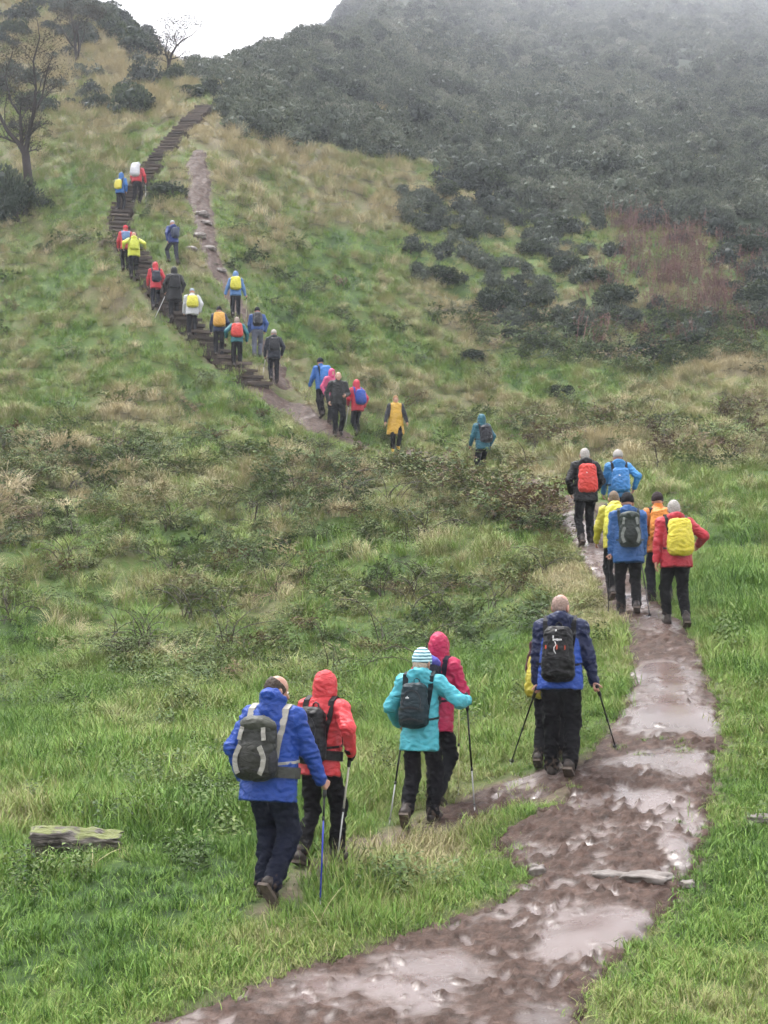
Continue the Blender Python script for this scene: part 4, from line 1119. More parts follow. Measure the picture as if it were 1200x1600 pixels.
class Solid:
    """a shape grown on a grid: rounded limbs and lumps blended into one skin"""
    def __init__(self, lo, hi, h):
        self.lo = np.array(lo, float); self.h = h
        n = np.ceil((np.array(hi) - self.lo) / h).astype(int) + 1
        self.ax = [self.lo[i] + h * np.arange(n[i]) for i in range(3)]
        self.g = np.full(n, 1.0, np.float32)
    def _blk(self, lo, hi, pad):
        sl, co = [], []
        for i in range(3):
            a = max(0, int((lo[i] - pad - self.lo[i]) / self.h)); b = min(len(self.ax[i]), int((hi[i] + pad - self.lo[i]) / self.h) + 2)
            if b <= a: return None, None
            sl.append(slice(a, b)); sh = [1, 1, 1]; sh[i] = -1
            co.append(self.ax[i][a:b].reshape(sh))
        return tuple(sl), co
    def _mix(self, sl, d, k, op):
        g = self.g[sl]
        if op == 'add': self.g[sl] = smin(g, d, k)
        else: self.g[sl] = -smin(-g, d, k)
    def cap(self, a, b, ra, rb=None, k=.02, M=None, op='add'):
        rb = ra if rb is None else rb
        a = np.array(a, float); b = np.array(b, float)
        mx = max(ra, rb) * (1.0 if M is None else float(np.linalg.norm(np.linalg.inv(M), 2)))
        sl, co = self._blk(np.minimum(a, b) - mx, np.maximum(a, b) + mx, k + 2.5 * self.h)
        if sl is None: return
        X, Y, Z = co
        sc = 1.0
        if M is not None:
            X, Y, Z = [M[i, 0] * co[0] + M[i, 1] * co[1] + M[i, 2] * co[2] for i in range(3)]
            a, b = M @ a, M @ b; sc = 1.0 / float(np.linalg.norm(M, 2)) ** .5
        e = b - a; L = float(e @ e) + 1e-12
        t = np.clip(((X - a[0]) * e[0] + (Y - a[1]) * e[1] + (Z - a[2]) * e[2]) / L, 0, 1)
        d = np.sqrt((X - a[0] - e[0] * t) ** 2 + (Y - a[1] - e[1] * t) ** 2 + (Z - a[2] - e[2] * t) ** 2) - (ra + (rb - ra) * t)
        self._mix(sl, (d * sc).astype(np.float32), k, op)
    def ell(self, c, r, R=None, k=.02, op='add'):
        c = np.array(c, float); r = np.array(r, float); m = r.max()
        sl, co = self._blk(c - m, c + m, k + 2.5 * self.h)
        if sl is None: return
        X, Y, Z = co[0] - c[0], co[1] - c[1], co[2] - c[2]
        if R is not None:
            X, Y, Z = [R[0, i] * X + R[1, i] * Y + R[2, i] * Z for i in range(3)]
        k0 = np.sqrt((X / r[0]) ** 2 + (Y / r[1]) ** 2 + (Z / r[2]) ** 2); k1 = np.sqrt((X / r[0] ** 2) ** 2 + (Y / r[1] ** 2) ** 2 + (Z / r[2] ** 2) ** 2)
        d = np.where(k1 > 1e-6, k0 * (k0 - 1) / np.maximum(k1, 1e-6), -r.min())
        self._mix(sl, d.astype(np.float32), k, op)
    def box(self, c, hf, r, R=None, k=.02, op='add', taper=0.0):
        c = np.array(c, float); hf = np.array(hf, float); m = float(np.linalg.norm(hf))
        sl, co = self._blk(c - m, c + m, k + 2.5 * self.h)
        if sl is None: return
        X, Y, Z = co[0] - c[0], co[1] - c[1], co[2] - c[2]
        if R is not None:
            X, Y, Z = [R[0, i] * X + R[1, i] * Y + R[2, i] * Z for i in range(3)]
        s = 1 + taper * np.clip(Z / hf[2], -1, 1)
        q = [np.abs(X) / s - hf[0] + r, np.abs(Y) / s - hf[1] + r, np.abs(Z) - hf[2] + r]
        d = np.sqrt(sum(np.maximum(t, 0) ** 2 for t in q)) + np.minimum(np.maximum(q[0], np.maximum(q[1], q[2])), 0) - r
        self._mix(sl, d.astype(np.float32), k, op)
    def cut(self, p, n):
        """keep what lies on the side n points to"""
        X, Y, Z = [self.ax[i].reshape([-1 if j == i else 1 for j in range(3)]) for i in range(3)]
        self.g = np.maximum(self.g, -((X - p[0]) * n[0] + (Y - p[1]) * n[1] + (Z - p[2]) * n[2]).astype(np.float32))
    def surface(self):
        g = self.g; g[[0, -1]] = .5; g[:, [0, -1]] = .5; g[:, :, [0, -1]] = .5
        s = g < 0
        occ = np.zeros(np.array(g.shape) - 1, np.int8)
        sh = g.shape
        for i in (0, 1):
            for j in (0, 1):
                for k in (0, 1): occ += s[i:sh[0] - 1 + i, j:sh[1] - 1 + j, k:sh[2] - 1 + k]
        cells = np.argwhere((occ > 0) & (occ < 8))
        if len(cells) == 0: return np.zeros((0, 3)), np.zeros((0, 4), int)
        idx = -np.ones(occ.shape, np.int64); idx[tuple(cells.T)] = np.arange(len(cells))
        acc_ = np.zeros((len(cells), 3)); cnt = np.zeros(len(cells))
        cor = [(i, j, k) for i in (0, 1) for j in (0, 1) for k in (0, 1)]
        val = {c: g[cells[:, 0] + c[0], cells[:, 1] + c[1], cells[:, 2] + c[2]].astype(float) for c in cor}
        for c in cor:
            for ax in range(3):
                if c[ax]: continue
                c2 = list(c); c2[ax] = 1; c2 = tuple(c2)
                a, b = val[c], val[c2]; m = (a < 0) != (b < 0)
                t = np.where(m, a / np.where(m, a - b, 1), 0)
                p = np.zeros((len(cells), 3)) + np.array(c); p[:, ax] = t
                acc_[m] += p[m]; cnt[m] += 1
        V = self.lo + self.h * (cells + acc_ / cnt[:, None])
        Q = []
        for ax in range(3):
            o1, o2 = [(1, 2), (2, 0), (0, 1)][ax]
            A_ = [slice(1, -1)] * 3; A_[ax] = slice(0, -1); B_ = [slice(1, -1)] * 3; B_[ax] = slice(1, None)
            e = np.argwhere(s[tuple(A_)] != s[tuple(B_)])
            if len(e) == 0: continue
            e = e + 1; e[:, ax] -= 1
            flip = s[e[:, 0], e[:, 1], e[:, 2]]
            def at(d1, d2):
                q = e.copy(); q[:, o1] -= d1; q[:, o2] -= d2
                return idx[q[:, 0], q[:, 1], q[:, 2]]
            f = np.stack([at(1, 1), at(0, 1), at(0, 0), at(1, 0)], -1)
            f[~flip] = f[~flip][:, ::-1]
            Q.append(f)
        return V, np.concatenate(Q)

def rot(axis, a):
    return np.array(Matrix.Rotation(a, 3, axis))

def ik(a, b, l1, l2, pole):
    a, b, pole = map(np.asarray, (a, b, pole))
    d = b - a; L = float(np.linalg.norm(d)); L2 = min(L, (l1 + l2) * .998)
    u = d / L; b = a + u * L2
    c = (l1 * l1 + L2 * L2 - l2 * l2) / (2 * L2); h = math.sqrt(max(l1 * l1 - c * c, 0))
    n = pole - u * float(pole @ u); n = n / (np.linalg.norm(n) + 1e-9)
    return a + u * c + n * h, b

# ------------------------------------------------------------------ people: materials
_MATC = {}
def dye(hexcol):
    c = srgb(hexcol); lum = .25 * c[0] + .6 * c[1] + .15 * c[2]
    return tuple(.49 * (.9 * q + .1 * lum) for q in c)
def cloth(hexcol, rough=.48, wr=.75, mud=None, spec=.18):
    k = (hexcol, rough, wr, mud, spec)
    if k not in _MATC: _MATC[k] = fabric('cloth ' + hexcol, dye(hexcol), rough, wr, mud=mud, spec=spec)
    return _MATC[k]
def skin(hexcol='#d9a58c'):
    k = ('skin', hexcol)
    if k not in _MATC:
        m, n, l, b = nodes_of('skin')
        tc = n.new('ShaderNodeTexCoord'); nz = n.new('ShaderNodeTexNoise'); nz.inputs['Scale'].default_value = 14; nz.inputs['Detail'].default_value = 4
        l.new(tc.outputs['Object'], nz.inputs['Vector'])
        c = tuple(q * .5 for q in srgb(hexcol)); r = ramp(n, [(0.3, (c[0] * .85, c[1] * .72, c[2] * .7)), (0.7, c)]); l.new(nz.outputs[0], r.inputs[0]); l.new(r.outputs[0], b.inputs['Base Color'])
        b.inputs['Roughness'].default_value = .45; b.inputs['Subsurface Weight'].default_value = .1; b.inputs['Subsurface Radius'].default_value = (.01, .004, .002)
        _MATC[k] = m
    return _MATC[k]
def hair_mat(hexcol):
    k = ('hair', hexcol)
    if k not in _MATC: _MATC[k] = plain('hair ' + hexcol, tuple(q * .55 for q in srgb(hexcol)), .6, nscale=60, var=.35, bump=.9, bdist=.01)
    return _MATC[k]
def stripes():
    if 'stripes' not in _MATC:
        m, n, l, b = nodes_of('striped knit')
        tc = n.new('ShaderNodeTexCoord'); sx = n.new('ShaderNodeSeparateXYZ'); l.new(tc.outputs['Object'], sx.inputs[0])
        nz = n.new('ShaderNodeTexNoise'); nz.inputs['Scale'].default_value = 30; l.new(tc.outputs['Object'], nz.inputs['Vector'])
        ma = n.new('ShaderNodeMath'); ma.operation = 'MULTIPLY_ADD'; ma.inputs[1].default_value = .01; l.new(nz.outputs[0], ma.inputs[0]); l.new(sx.outputs['Z'], ma.inputs[2])
        mu = n.new('ShaderNodeMath'); mu.operation = 'MULTIPLY'; mu.inputs[1].default_value = 2 * math.pi / .029; l.new(ma.outputs[0], mu.inputs[0])
        si = n.new('ShaderNodeMath'); si.operation = 'SINE'; l.new(mu.outputs[0], si.inputs[0])
        r = ramp(n, [(0.0, srgb('#1f3f4a')), (0.2, srgb('#3a6a75')), (0.45, srgb('#94bcc6')), (1.0, srgb('#a8c2c9'))])
        mr = n.new('ShaderNodeMapRange'); mr.inputs[1].default_value = -1; l.new(si.outputs[0], mr.inputs[0]); l.new(mr.outputs[0], r.inputs[0])
        l.new(r.outputs[0], b.inputs['Base Color']); b.inputs['Roughness'].default_value = .9
        bp = n.new('ShaderNodeBump'); bp.inputs['Strength'].default_value = .4; bp.inputs['Distance'].default_value = .006; l.new(si.outputs[0], bp.inputs['Height']); l.new(bp.outputs[0], b.inputs['Normal'])
        _MATC['stripes'] = m
    return _MATC['stripes']
M_BOOT = plain('muddy leather', (0.030, 0.024, 0.021), .55, nscale=25, var=.6, bump=.6)
M_SOLE = plain('muddy rubber', (0.075, 0.058, 0.048), .7, nscale=30, var=.4, bump=.6)
M_METAL_W = plain('brushed aluminium', (0.5, 0.5, 0.5), .35, .6)
M_BLACK = plain('black plastic', (0.018, 0.018, 0.02), .45)
M_WHITE = plain('white print', (0.5, 0.5, 0.5), .6)
M_EYE = plain('eye white', (0.75, 0.72, 0.70), .2, bump=0)
M_IRIS = plain('dark iris', (0.03, 0.02, 0.015), .1, bump=0)

def ripple(V, F, amp, freq, seed, zf=1.6):
    """creases: push the skin in and out along its normals"""
    if amp <= 0 or len(V) == 0: return V
    n = np.zeros_like(V)
    fn = np.cross(V[F[:, 1]] - V[F[:, 0]], V[F[:, 2]] - V[F[:, 0]])
    for k in range(4): np.add.at(n, F[:, k], fn)
    n /= np.linalg.norm(n, axis=1)[:, None] + 1e-9
    q = V * freq
    wx = .6 * noise(q[:, 0] * .6, q[:, 1] * .6, q[:, 2] * .6 + seed)
    a = 1 - 2 * np.abs(noise(q[:, 0] + wx + seed * 3.1, q[:, 1] + seed, q[:, 2] * zf + wx * 2))
    b = noise(q[:, 0] * 2.3 + seed, q[:, 1] * 2.3, q[:, 2] * 2.3 * zf)
    return V + n * (amp * (a - .55 + .5 * b))[:, None]

def grown(name, S, mats, parent, off, amp=0, freq=9, seed=0, mi=None, smooth=True):
    V, F = S.surface()
    if len(F) == 0: return None
    V = ripple(V, F, amp, freq, seed)
    idx = mi(V[F].mean(1)) if mi else None
    me = mesh_from(name, V - np.array(off), F, mats, mat_index=idx)
    o = link(name, me, parent)
    return o

def tube_obj(name, pts, rads, mat, parent, off, k=8):
    A = acc(); add_tube(A, [Vector(p) - Vector(off) for p in pts], rads, 0, k)
    n = len(pts)
    A['F'] += [tuple(range(k - 1, -1, -1)), tuple((n - 1) * k + j for j in range(k))]
    me = mesh_from(name, np.array(A['V']), A['F'], [mat])
    return link(name, me, parent)

def ribbon(name, pts, nrm, width, thick, mat, parent, off):
    """a strap: flat band along pts, facing nrm"""
    V, F = [], []
    n = len(pts)
    for i in range(n):
        t = Vector(pts[min(i + 1, n - 1)]) - Vector(pts[max(i - 1, 0)]); t.normalize()
        nn = Vector(nrm[i]); nn = (nn - t * nn.dot(t)).normalized(); s = t.cross(nn)
        p = Vector(pts[i]) - Vector(off)
        for a, b in ((-1, 0), (1, 0), (1, 1), (-1, 1)): V.append(p + s * (a * width / 2) + nn * (b * thick))
    for i in range(n - 1):
        for j in range(4):
            a, b = i * 4 + j, i * 4 + (j + 1) % 4
            F.append((a, b, b + 4, a + 4))
    F += [(3, 2, 1, 0), tuple((n - 1) * 4 + j for j in range(4))]
    me = mesh_from(name, np.array([tuple(v) for v in V]), F, [mat], smooth=False)
    return link(name, me, parent)

def hand_into(S, wrist, f, g, s, curl, grow=0.0, kk=.006):
    """palm and five fingers; f points out of the forearm, g towards the thumb side, curl per joint"""
    f = np.array(f, float); f /= np.linalg.norm(f)
    g = np.array(g, float); g = g - f * (g @ f); g /= np.linalg.norm(g)
    n = np.cross(g, f) * s[1]
    sc = s[0]; wrist = np.array(wrist, float)
    S.cap(wrist - f * .03, wrist + f * .01, .024 * sc + grow, .026 * sc + grow, .015)
    for i in range(4):
        kn = wrist + f * (.088 - .005 * abs(i - 1)) * sc + g * (.030 - .020 * i) * sc
        S.cap(wrist + g * (.016 - .010 * i) * sc + f * .012, kn, .0145 * sc + grow, .0125 * sc + grow, .012)
        L = (.070, .078, .073, .056)[i] * sc
        d = f.copy(); p = kn
        ang = 0
        for j, fr in enumerate((.44, .31, .25)):
            ang += curl[j] * (1 + .06 * i)
            d = f * math.cos(ang) + n * math.sin(ang)
            q = p + d * L * fr
            S.cap(p, q, (.0098 - .0008 * j) * sc + grow, (.0092 - .0008 * j) * sc + grow, kk)
            p = q
    tb = wrist + f * .022 * sc + g * .026 * sc + n * .006
    c = min(1.0, curl[0])
    d1 = f * .62 + g * (.62 - .25 * c) + n * (.3 + .5 * c); d1 /= np.linalg.norm(d1)
    t1 = tb + d1 * .036 * sc
    d2 = f * .75 + g * (.3 - .5 * c) + n * (.4 + .6 * c); d2 /= np.linalg.norm(d2)
    t2 = t1 + d2 * .03 * sc
    d3 = f * .8 - g * .35 * c + n * (.3 + .5 * c); d3 /= np.linalg.norm(d3)
    S.cap(tb, t1, .015 * sc + grow, .0115 * sc + grow, .010)
    S.cap(t1, t2, .0112 * sc + grow, .0105 * sc + grow, kk); S.cap(t2, t2 + d3 * .024 * sc, .0102 * sc + grow, .008 * sc + grow, kk)
    return wrist + f * .083 * sc + n * .030 * sc

# ------------------------------------------------------------------ people: one walker
def walker(P):
    """P: dict of measurements, pose, clothes; builds person, backpack and poles"""
    base = hit(*P['at']); H = P.get('H', 1.7); s = H / 1.75
    yaw = -math.radians(P.get('face', 0))
    lod = P.get('lod', 2)
    vx = (.0095, .014, .021)[lod]; vb = (.0068, .0115, .019)[lod]
    seed = P['at'][0] * .013
    W = Matrix.Translation(base) @ Matrix.Rotation(yaw, 4, 'Z')
    Wi = W.inverted()
    def loc_px(u, v, dd=0.0):
        a, e = ray(u, v); y = base.y + dd
        return np.array(Wi @ Vector((a * y, y, CZ + e * y)))
    def ground_at(x, y):
        w = W @ Vector((x, y, 0)); return gz(w.x, w.y) - base.z
    person = link('person', None, loc=base, label=P['label'], cat='person', group='walkers on the hill path')
    person.rotation_euler = (0, 0, yaw)
    gi = P.get('girth', 1.0)
    st = P.get('stride', .16) * s; lead = P.get('lead', 1)
    # ---- legs
    feet = {}
    for sd in (-1, 1):
        fwd = st if sd == lead else -st
        x = sd * .095 * s
        gzf = min(max(ground_at(x, fwd), -.35), .35) + P.get('sink', 0)
        lift = P.get('lift', .07) * s if sd != lead else 0.0
        feet[sd] = dict(gr=gzf, y=fwd, x=x, lift=lift, pitch=(P.get('toe', .55) if sd != lead else 0.05))
    thigh, shank = .43 * s, .415 * s
    ank = {}
    for sd, f in feet.items():
        # heel raised behind when stepping off: ankle turns up about the toe
        ank[sd] = np.array([f['x'], f['y'] + (.0 if f['lift'] == 0 else .02), f['gr'] + .095 * s + f['lift']])
    hz = .915 * s
    for sd in ank:
        hor2 = ank[sd][1] ** 2
        hz = min(hz, ank[sd][2] + math.sqrt(max(((thigh + shank) * .992) ** 2 - hor2, .1)))
    lean = math.radians(P.get('lean', 6))
    pel = np.array([0, P.get('pely', .02), hz])
    T = rot('X', -lean)
    def tor(x, y, z): return pel + T @ np.array([x, y, z - .915 * s])
    knee = {}
    for sd in (-1, 1):
        hip = pel + np.array([sd * .088 * s, 0, -.01])
        kn, an = ik(hip, ank[sd], thigh, shank, (sd * .08, 1, 0)); knee[sd] = (hip, kn, an); ank[sd] = an
    # ---- arms
    sh = {sd: tor(sd * .178 * s * (.6 + .4 * gi), 0, 1.408 * s) for sd in (-1, 1)}
    ua, fa = .285 * s, .25 * s
    arm = {}; holds = {}; grips = {}
    for sd, key in ((-1, 'handL'), (1, 'handR')):
        spec = P.get(key, ('swing',))
        if spec[0] == 'px': tgt = loc_px(*spec[1:])
        elif spec[0] == 'at': tgt = np.array(spec[1:]) * s
        else:
            sw = (st * .9) * (-1 if sd == lead else 1) + .03
            tgt = sh[sd] + np.array([sd * .07 * s, sw + .06, -.475 * s])
        pole = np.array([sd * .7, -.7, -.55])
        el, wr = ik(sh[sd], tgt, ua, fa, pole)
        tip = None
        ts = P.get('tipL' if sd < 0 else 'tipR')
        if ts is not None:
            if ts[0] == 'px':
                t0 = loc_px(*ts[1:]); tip = np.array([t0[0], t0[1], ground_at(t0[0], t0[1])])
                # stand the tip on the ground where the sight line meets it
                hp = hit(ts[1], ts[2]) if len(ts) < 4 else None
                if hp is not None and abs(hp.y - base.y) < 2.2: tip = np.array(Wi @ hp)
            else: tip = np.array([ts[1], ts[2], ground_at(ts[1], ts[2])])
        arm[sd] = (sh[sd], el, wr); holds[sd] = tip
    # ---- head
    neck = tor(0, .0, 1.485 * s)
    hd = T @ np.array([0, .03 * s, .135 * s]) * .9
    head = neck + hd
    RH = rot('Z', -math.radians(P.get('look', 0))) @ rot('X', -lean * .7 + math.radians(P.get('nod', 0)) * -1)
    def hp_(x, y, z): return head + RH @ (np.array([x, y, z]) * s)
    lo = np.min([ank[-1], ank[1], neck, *[a[2] for a in arm.values()]], 0) - np.array([.28, .32, .2]); hi = np.max([ank[-1], ank[1], head, *[a[2] for a in arm.values()]], 0) + np.array([.28, .32, .25])
    gl = P.get('gloves')
    sides = (-1, 1)
    def hand_args(sd):
        fdir = arm[sd][2] - arm[sd][1]; fdir = fdir / np.linalg.norm(fdir)
        if holds[sd] is not None:
            g = arm[sd][2] - holds[sd]; g = g / np.linalg.norm(g)
            fd = fdir - g * (fdir @ g) * .7
            return arm[sd][2], fd, g, (s, sd), (1.25, 1.5, .9)
        g = np.array([-sd * .3, 1.0, .2])
        return arm[sd][2], fdir, g, (s, sd), P.get('curl', (.35, .45, .3))
    # ---- body: one skin from head to ankles
    B = Solid(lo, hi, vb)
    B.ell(hp_(0, -.008, .022), np.array([.074, .094, .098]) * s, RH, .02)
    B.ell(hp_(0, .022, -.055), np.array([.054, .062, .062]) * s, RH, .03)
    B.cap(hp_(0, .083, .008), hp_(0, .106, -.026), .009 * s, .014 * s, .012)
    for sd in sides:
        B.ell(hp_(sd * .080, -.010, -.012), np.array([.014, .026, .037]) * s, RH @ rot('Z', sd * .35), .006)
        B.ell(hp_(sd * .032, .094, .008), np.array([.019, .016, .013]) * s, RH, .01, 'sub')
    B.ell(hp_(0, .094, -.060), np.array([.026, .012, .005]) * s, RH, .005, 'sub')
    B.cap(neck - np.array([0, 0, .08]), head - np.array([0, .01, .04]), .056 * s, .052 * s, .03)
    Ma = np.diag([1, 1.45, 1]) @ T.T
    B.cap(tor(0, 0, .93 * s), tor(0, 0, 1.33 * s), .13 * s * gi, .14 * s * gi, .04, Ma)
    for sd in sides:
        B.cap(tor(0, 0, 1.42 * s), sh[sd], .05 * s, .05 * s, .04)
        B.cap(arm[sd][0], arm[sd][1], .045 * s, .036 * s, .02); B.cap(arm[sd][1], arm[sd][2], .036 * s, .026 * s, .02)
        hip, kn, an = knee[sd]
        B.cap(hip, kn, .072 * s, .05 * s, .04); B.cap(kn, an, .048 * s, .036 * s, .02)
        grip = hand_into(B, *hand_args(sd))
        if holds[sd] is not None: grips[sd] = (grip, holds[sd])
    body = grown('body', B, [skin(P.get('skin', '#d8a48b'))], person, (0, 0, 0))
    if P.get('eyes'):
        for sd in sides:
            for nm_, r_, yo, mt in (('eye', .0115, .0735, M_EYE), ('iris', .0062, .0815, M_IRIS)):
                bm = bmesh.new(); bmesh.ops.create_uvsphere(bm, u_segments=10, v_segments=8, radius=r_ * s, matrix=Matrix.Translation(Vector(hp_(sd * .031, yo, .009))))
                me = bpy.data.meshes.new(nm_); bm.to_mesh(me); bm.free(); me.materials.append(mt); link(nm_, me, body)
    # ---- gloves
    for sd in sides:
        if gl and gl.get(sd):
            a = hand_args(sd)
            G = Solid(a[0] - .2, a[0] + .2, max(vb, .0068)); hand_into(G, *a, grow=.004); G.cap(a[0] - a[1] / np.linalg.norm(a[1]) * .05, a[0], .034 * s, .033 * s, .01)
            grown('glove', G, [cloth(gl[sd], .8, .3)], person, (0, 0, 0))
    # ---- trousers
    tw = P.get('baggy', 1.0)
    Q = Solid(lo, hi, vx)
    Mt = np.diag([1, 1.28, 1]) @ T.T
    Q.cap(tor(-.03 * s, -.01, .93 * s), tor(.03 * s, -.01, .93 * s), .135 * s * gi, None, .05, Mt)
    short = P.get('crop', 0.0)
    for sd in sides:
        hip, kn, an = knee[sd]
        lo_end = an + (kn - an) * short + np.array([0, 0, -.015])
        Q.cap(hip + np.array([0, 0, .0]), kn, .096 * s * gi, .075 * s * tw, .035)
        Q.cap(kn, lo_end, .075 * s * tw, .066 * s * tw, .03)
    am = (.016, .012, .010)[lod]
    for sd in sides:
        pass
    trz = grown('trousers', Q, [cloth(P.get('legs', '#17181d'), .7, .7, mud=.45, spec=.06)], person, (0, 0, 0), am, 8, seed)
    # ---- boots and socks
    for sd in sides:
        f = feet[sd]; an = ank[sd]; hip, kn, _ = knee[sd]
        pt = f['pitch']
        slope_f = math.atan2(ground_at(f['x'], f['y'] + .12) - ground_at(f['x'], f['y'] - .12), .24) * .8 if f['lift'] == 0 else 0
        RF = rot('Z', -sd * .12) @ rot('X', -pt + (slope_f if abs(slope_f) < .5 else 0))
        bv = (.0095, .013, .02)[lod]
        K = Solid(an - .32, an + .32, bv)
        def fp(x, y, z): return an + RF @ (np.array([x, y, z]) * s)
        K.cap(fp(0, -.045, -.055), fp(0, .13, -.062), .040 * s, .038 * s, .02); K.cap(fp(0, .02, -.05), fp(0, .15, -.062), .046 * s, .036 * s, .02)
        K.cap(fp(0, -.02, -.03), an + (kn - an) * .22, .050 * s, .056 * s, .03)
        K.cut(fp(0, 0, -.088), RF @ np.array([0, 0, 1.0]))
        bt = grown('boot', K, [cloth(P['boots'], .5, .4) if P.get('boots') else M_BOOT], person, (0, 0, 0), .003 if lod < 2 else 0, 20, seed)
        if lod < 2:
            A = acc(); prof = [(-.045, -.085), (.045, -.085), (.052, .06), (.045, .15), (.0, .19), (-.045, .15), (-.052, .06)]
            V = [tuple(fp(x * .98, y, -.110)) for x, y in prof] + [tuple(fp(x * .98, y, -.084)) for x, y in prof]
            n_ = len(prof); F = [tuple(range(n_ - 1, -1, -1)), tuple(range(n_, 2 * n_))] + [(i, (i + 1) % n_, n_ + (i + 1) % n_, n_ + i) for i in range(n_)]
            link('sole', mesh_from('sole', np.array(V), F, [M_SOLE], smooth=False), bt)
        if P.get('socks'):
            K2 = Solid(an - .3, an + .3, bv); K2.cap(an, an + (kn - an) * (short + .12), .054 * s, .060 * s, .01)
            grown('sock', K2, [cloth(P['socks'], .9, .3)], person, (0, 0, 0), .003, 20, seed)
    # ---- jacket
    hem = P.get('hem', .80) * s
    J = Solid(lo, hi, vx)
    Mj = np.diag([1, 1.28 if hem < .7 * s else 1.33, 1]) @ T.T
    J.cap(tor(0, -.005, hem - .05), tor(0, 0, 1.30 * s), (.203 + max(0, .32 * (.74 - hem / s))) * s * gi, .180 * s * gi, .05, Mj)
    J.ell(tor(0, .05 * s, 1.08 * s), np.array([.15, .13, .2]) * s * gi, T, .06)
    J.cap(tor(0, -.01, 1.40 * s), neck, .10 * s, .072 * s, .05)
    slv = P.get('sleeve', 1.0)
    for sd in sides:
        a, e, w_ = arm[sd]
        J.cap(tor(sd * .05 * s, -.01, 1.425 * s), a, .082 * s, .078 * s, .05)
        J.cap(a, e, .079 * s * slv, .066 * s * slv, .035); J.cap(e, e + (w_ - e) * .98, .066 * s * slv, .049 * s * slv, .025)
    J.cap(neck - T @ np.array([0, .0, .05]), neck + T @ np.array([0, .004, P.get('collar', .035)]) * s, .080 * s, .074 * s, .02)
    hood = P.get('hood')
    if hood == 'down':
        J.ell(tor(0, -.095 * s, 1.475 * s), np.array([.115, .06, .075]) * s, T @ rot('X', .5), .035)
        J.cap(tor(-.09 * s, -.04 * s, 1.49 * s), tor(.0, -.12 * s, 1.50 * s), .035 * s, .04 * s, .03); J.cap(tor(.09 * s, -.04 * s, 1.49 * s), tor(.0, -.12 * s, 1.50 * s), .035 * s, .04 * s, .03)
    elif hood == 'high':
        J.cap(tor(0, -.05 * s, 1.46 * s), tor(0, -.055 * s, 1.545 * s), .096 * s, .086 * s, .03)
        J.cap(tor(-.085 * s, -.03 * s, 1.545 * s), tor(-.02, -.125 * s, 1.572 * s), .034 * s, .038 * s, .015); J.cap(tor(.085 * s, -.03 * s, 1.545 * s), tor(.02, -.125 * s, 1.572 * s), .034 * s, .038 * s, .015)
    cutn = T @ np.array([0, 0, 1.0])
    # level hem across the body, sleeves and low-hanging cuffs left alone
    X, Y, Z = [J.ax[i].reshape([-1 if j == i else 1 for j in range(3)]) for i in range(3)]
    pz_ = (X - tor(0, 0, hem)[0]) * cutn[0] + (Y - tor(0, 0, hem)[1]) * cutn[1] + (Z - tor(0, 0, hem)[2]) * cutn[2]
    S2 = Solid(lo, hi, vx)
    for sd in sides: S2.cap(arm[sd][1], arm[sd][1] + (arm[sd][2] - arm[sd][1]) * .98, .066 * s * slv, .049 * s * slv, .01)
    J.g = np.where(S2.g < .02, np.where(S2.g < .0, J.g, np.maximum(J.g, np.minimum(-pz_, S2.g))), np.maximum(J.g, -pz_)).astype(np.float32)
    if P.get('panel'):
        pcol = P['panel']; mats = [cloth(P['coat']), cloth(pcol[0])]
        def mi(c):
            q = (c - pel) @ T + np.array([0, 0, .915 * s])
            ds = []
            for sd in sides:
                for a, b in ((arm[sd][0], arm[sd][1]), (arm[sd][1], arm[sd][2])):
                    e = b - a; t = np.clip(((c - a) @ e) / (e @ e), 0, 1); ds.append(np.linalg.norm(c - a - t[:, None] * e, axis=1))
            dm = np.min(ds, 0)
            sl = (dm < .094 * s) & (np.abs(q[:, 0]) > .160 * s * gi)
            if pcol[1] == 'yoke':
                sl |= (q[:, 2] > (1.36 - .06 * np.clip((np.abs(q[:, 0]) - .05) / .12, 0, 1)) * s)
            return sl.astype(int)
    else:
        mats = [cloth(P['coat'], P.get('gloss', .48))]; mi = None
    jk = grown('jacket', J, mats, person, (0, 0, 0), (.0125, .012, .011)[lod], P.get('crease', 9), seed + 4, mi)
    # ---- hood up, hats, hair
    if hood == 'up':
        O = Solid(head - .32, head + .3, vx)
        O.ell(hp_(0, -.022, .012), np.array([.103, .128, .138]) * s, RH, .02); O.ell(hp_(0, .005, -.09), np.array([.092, .10, .09]) * s, RH, .04)
        O.cap(hp_(0, -.03, -.08), neck, .098 * s, .095 * s, .04)
        O.ell(hp_(0, .15, -.015), np.array([.080, .095, .105]) * s, RH, .015, 'sub')
        hm = cloth(P.get('hoodcol', P['coat']), P.get('gloss', .48))
        grown('hood', O, [hm], jk, (0, 0, 0), .007, 10, seed + 2)
    hat = P.get('hat')
    if hat:
        kind, hc = hat
        O = Solid(head - .28, head + .28, vx)
        g_ = .018 if kind == 'beanie' else .014
        O.ell(hp_(0, -.010, .030), (np.array([.076, .096, .104 if kind == 'beanie' else .092]) + g_) * s, RH, .01)
        O.cut(hp_(0, 0, -.012 if kind == 'beanie' else .02), RH @ np.array([0, .10, 1.0]))
        if kind == 'cap': O.ell(hp_(0, .115, .030), np.array([.07, .07, .012]) * s, RH @ rot('X', -.2), .012)
        grown('hat', O, [stripes() if hc == 'stripes' else cloth(hc, .9, .3)], person, (0, 0, 0), .003, 16, seed)
    hair = P.get('hair')
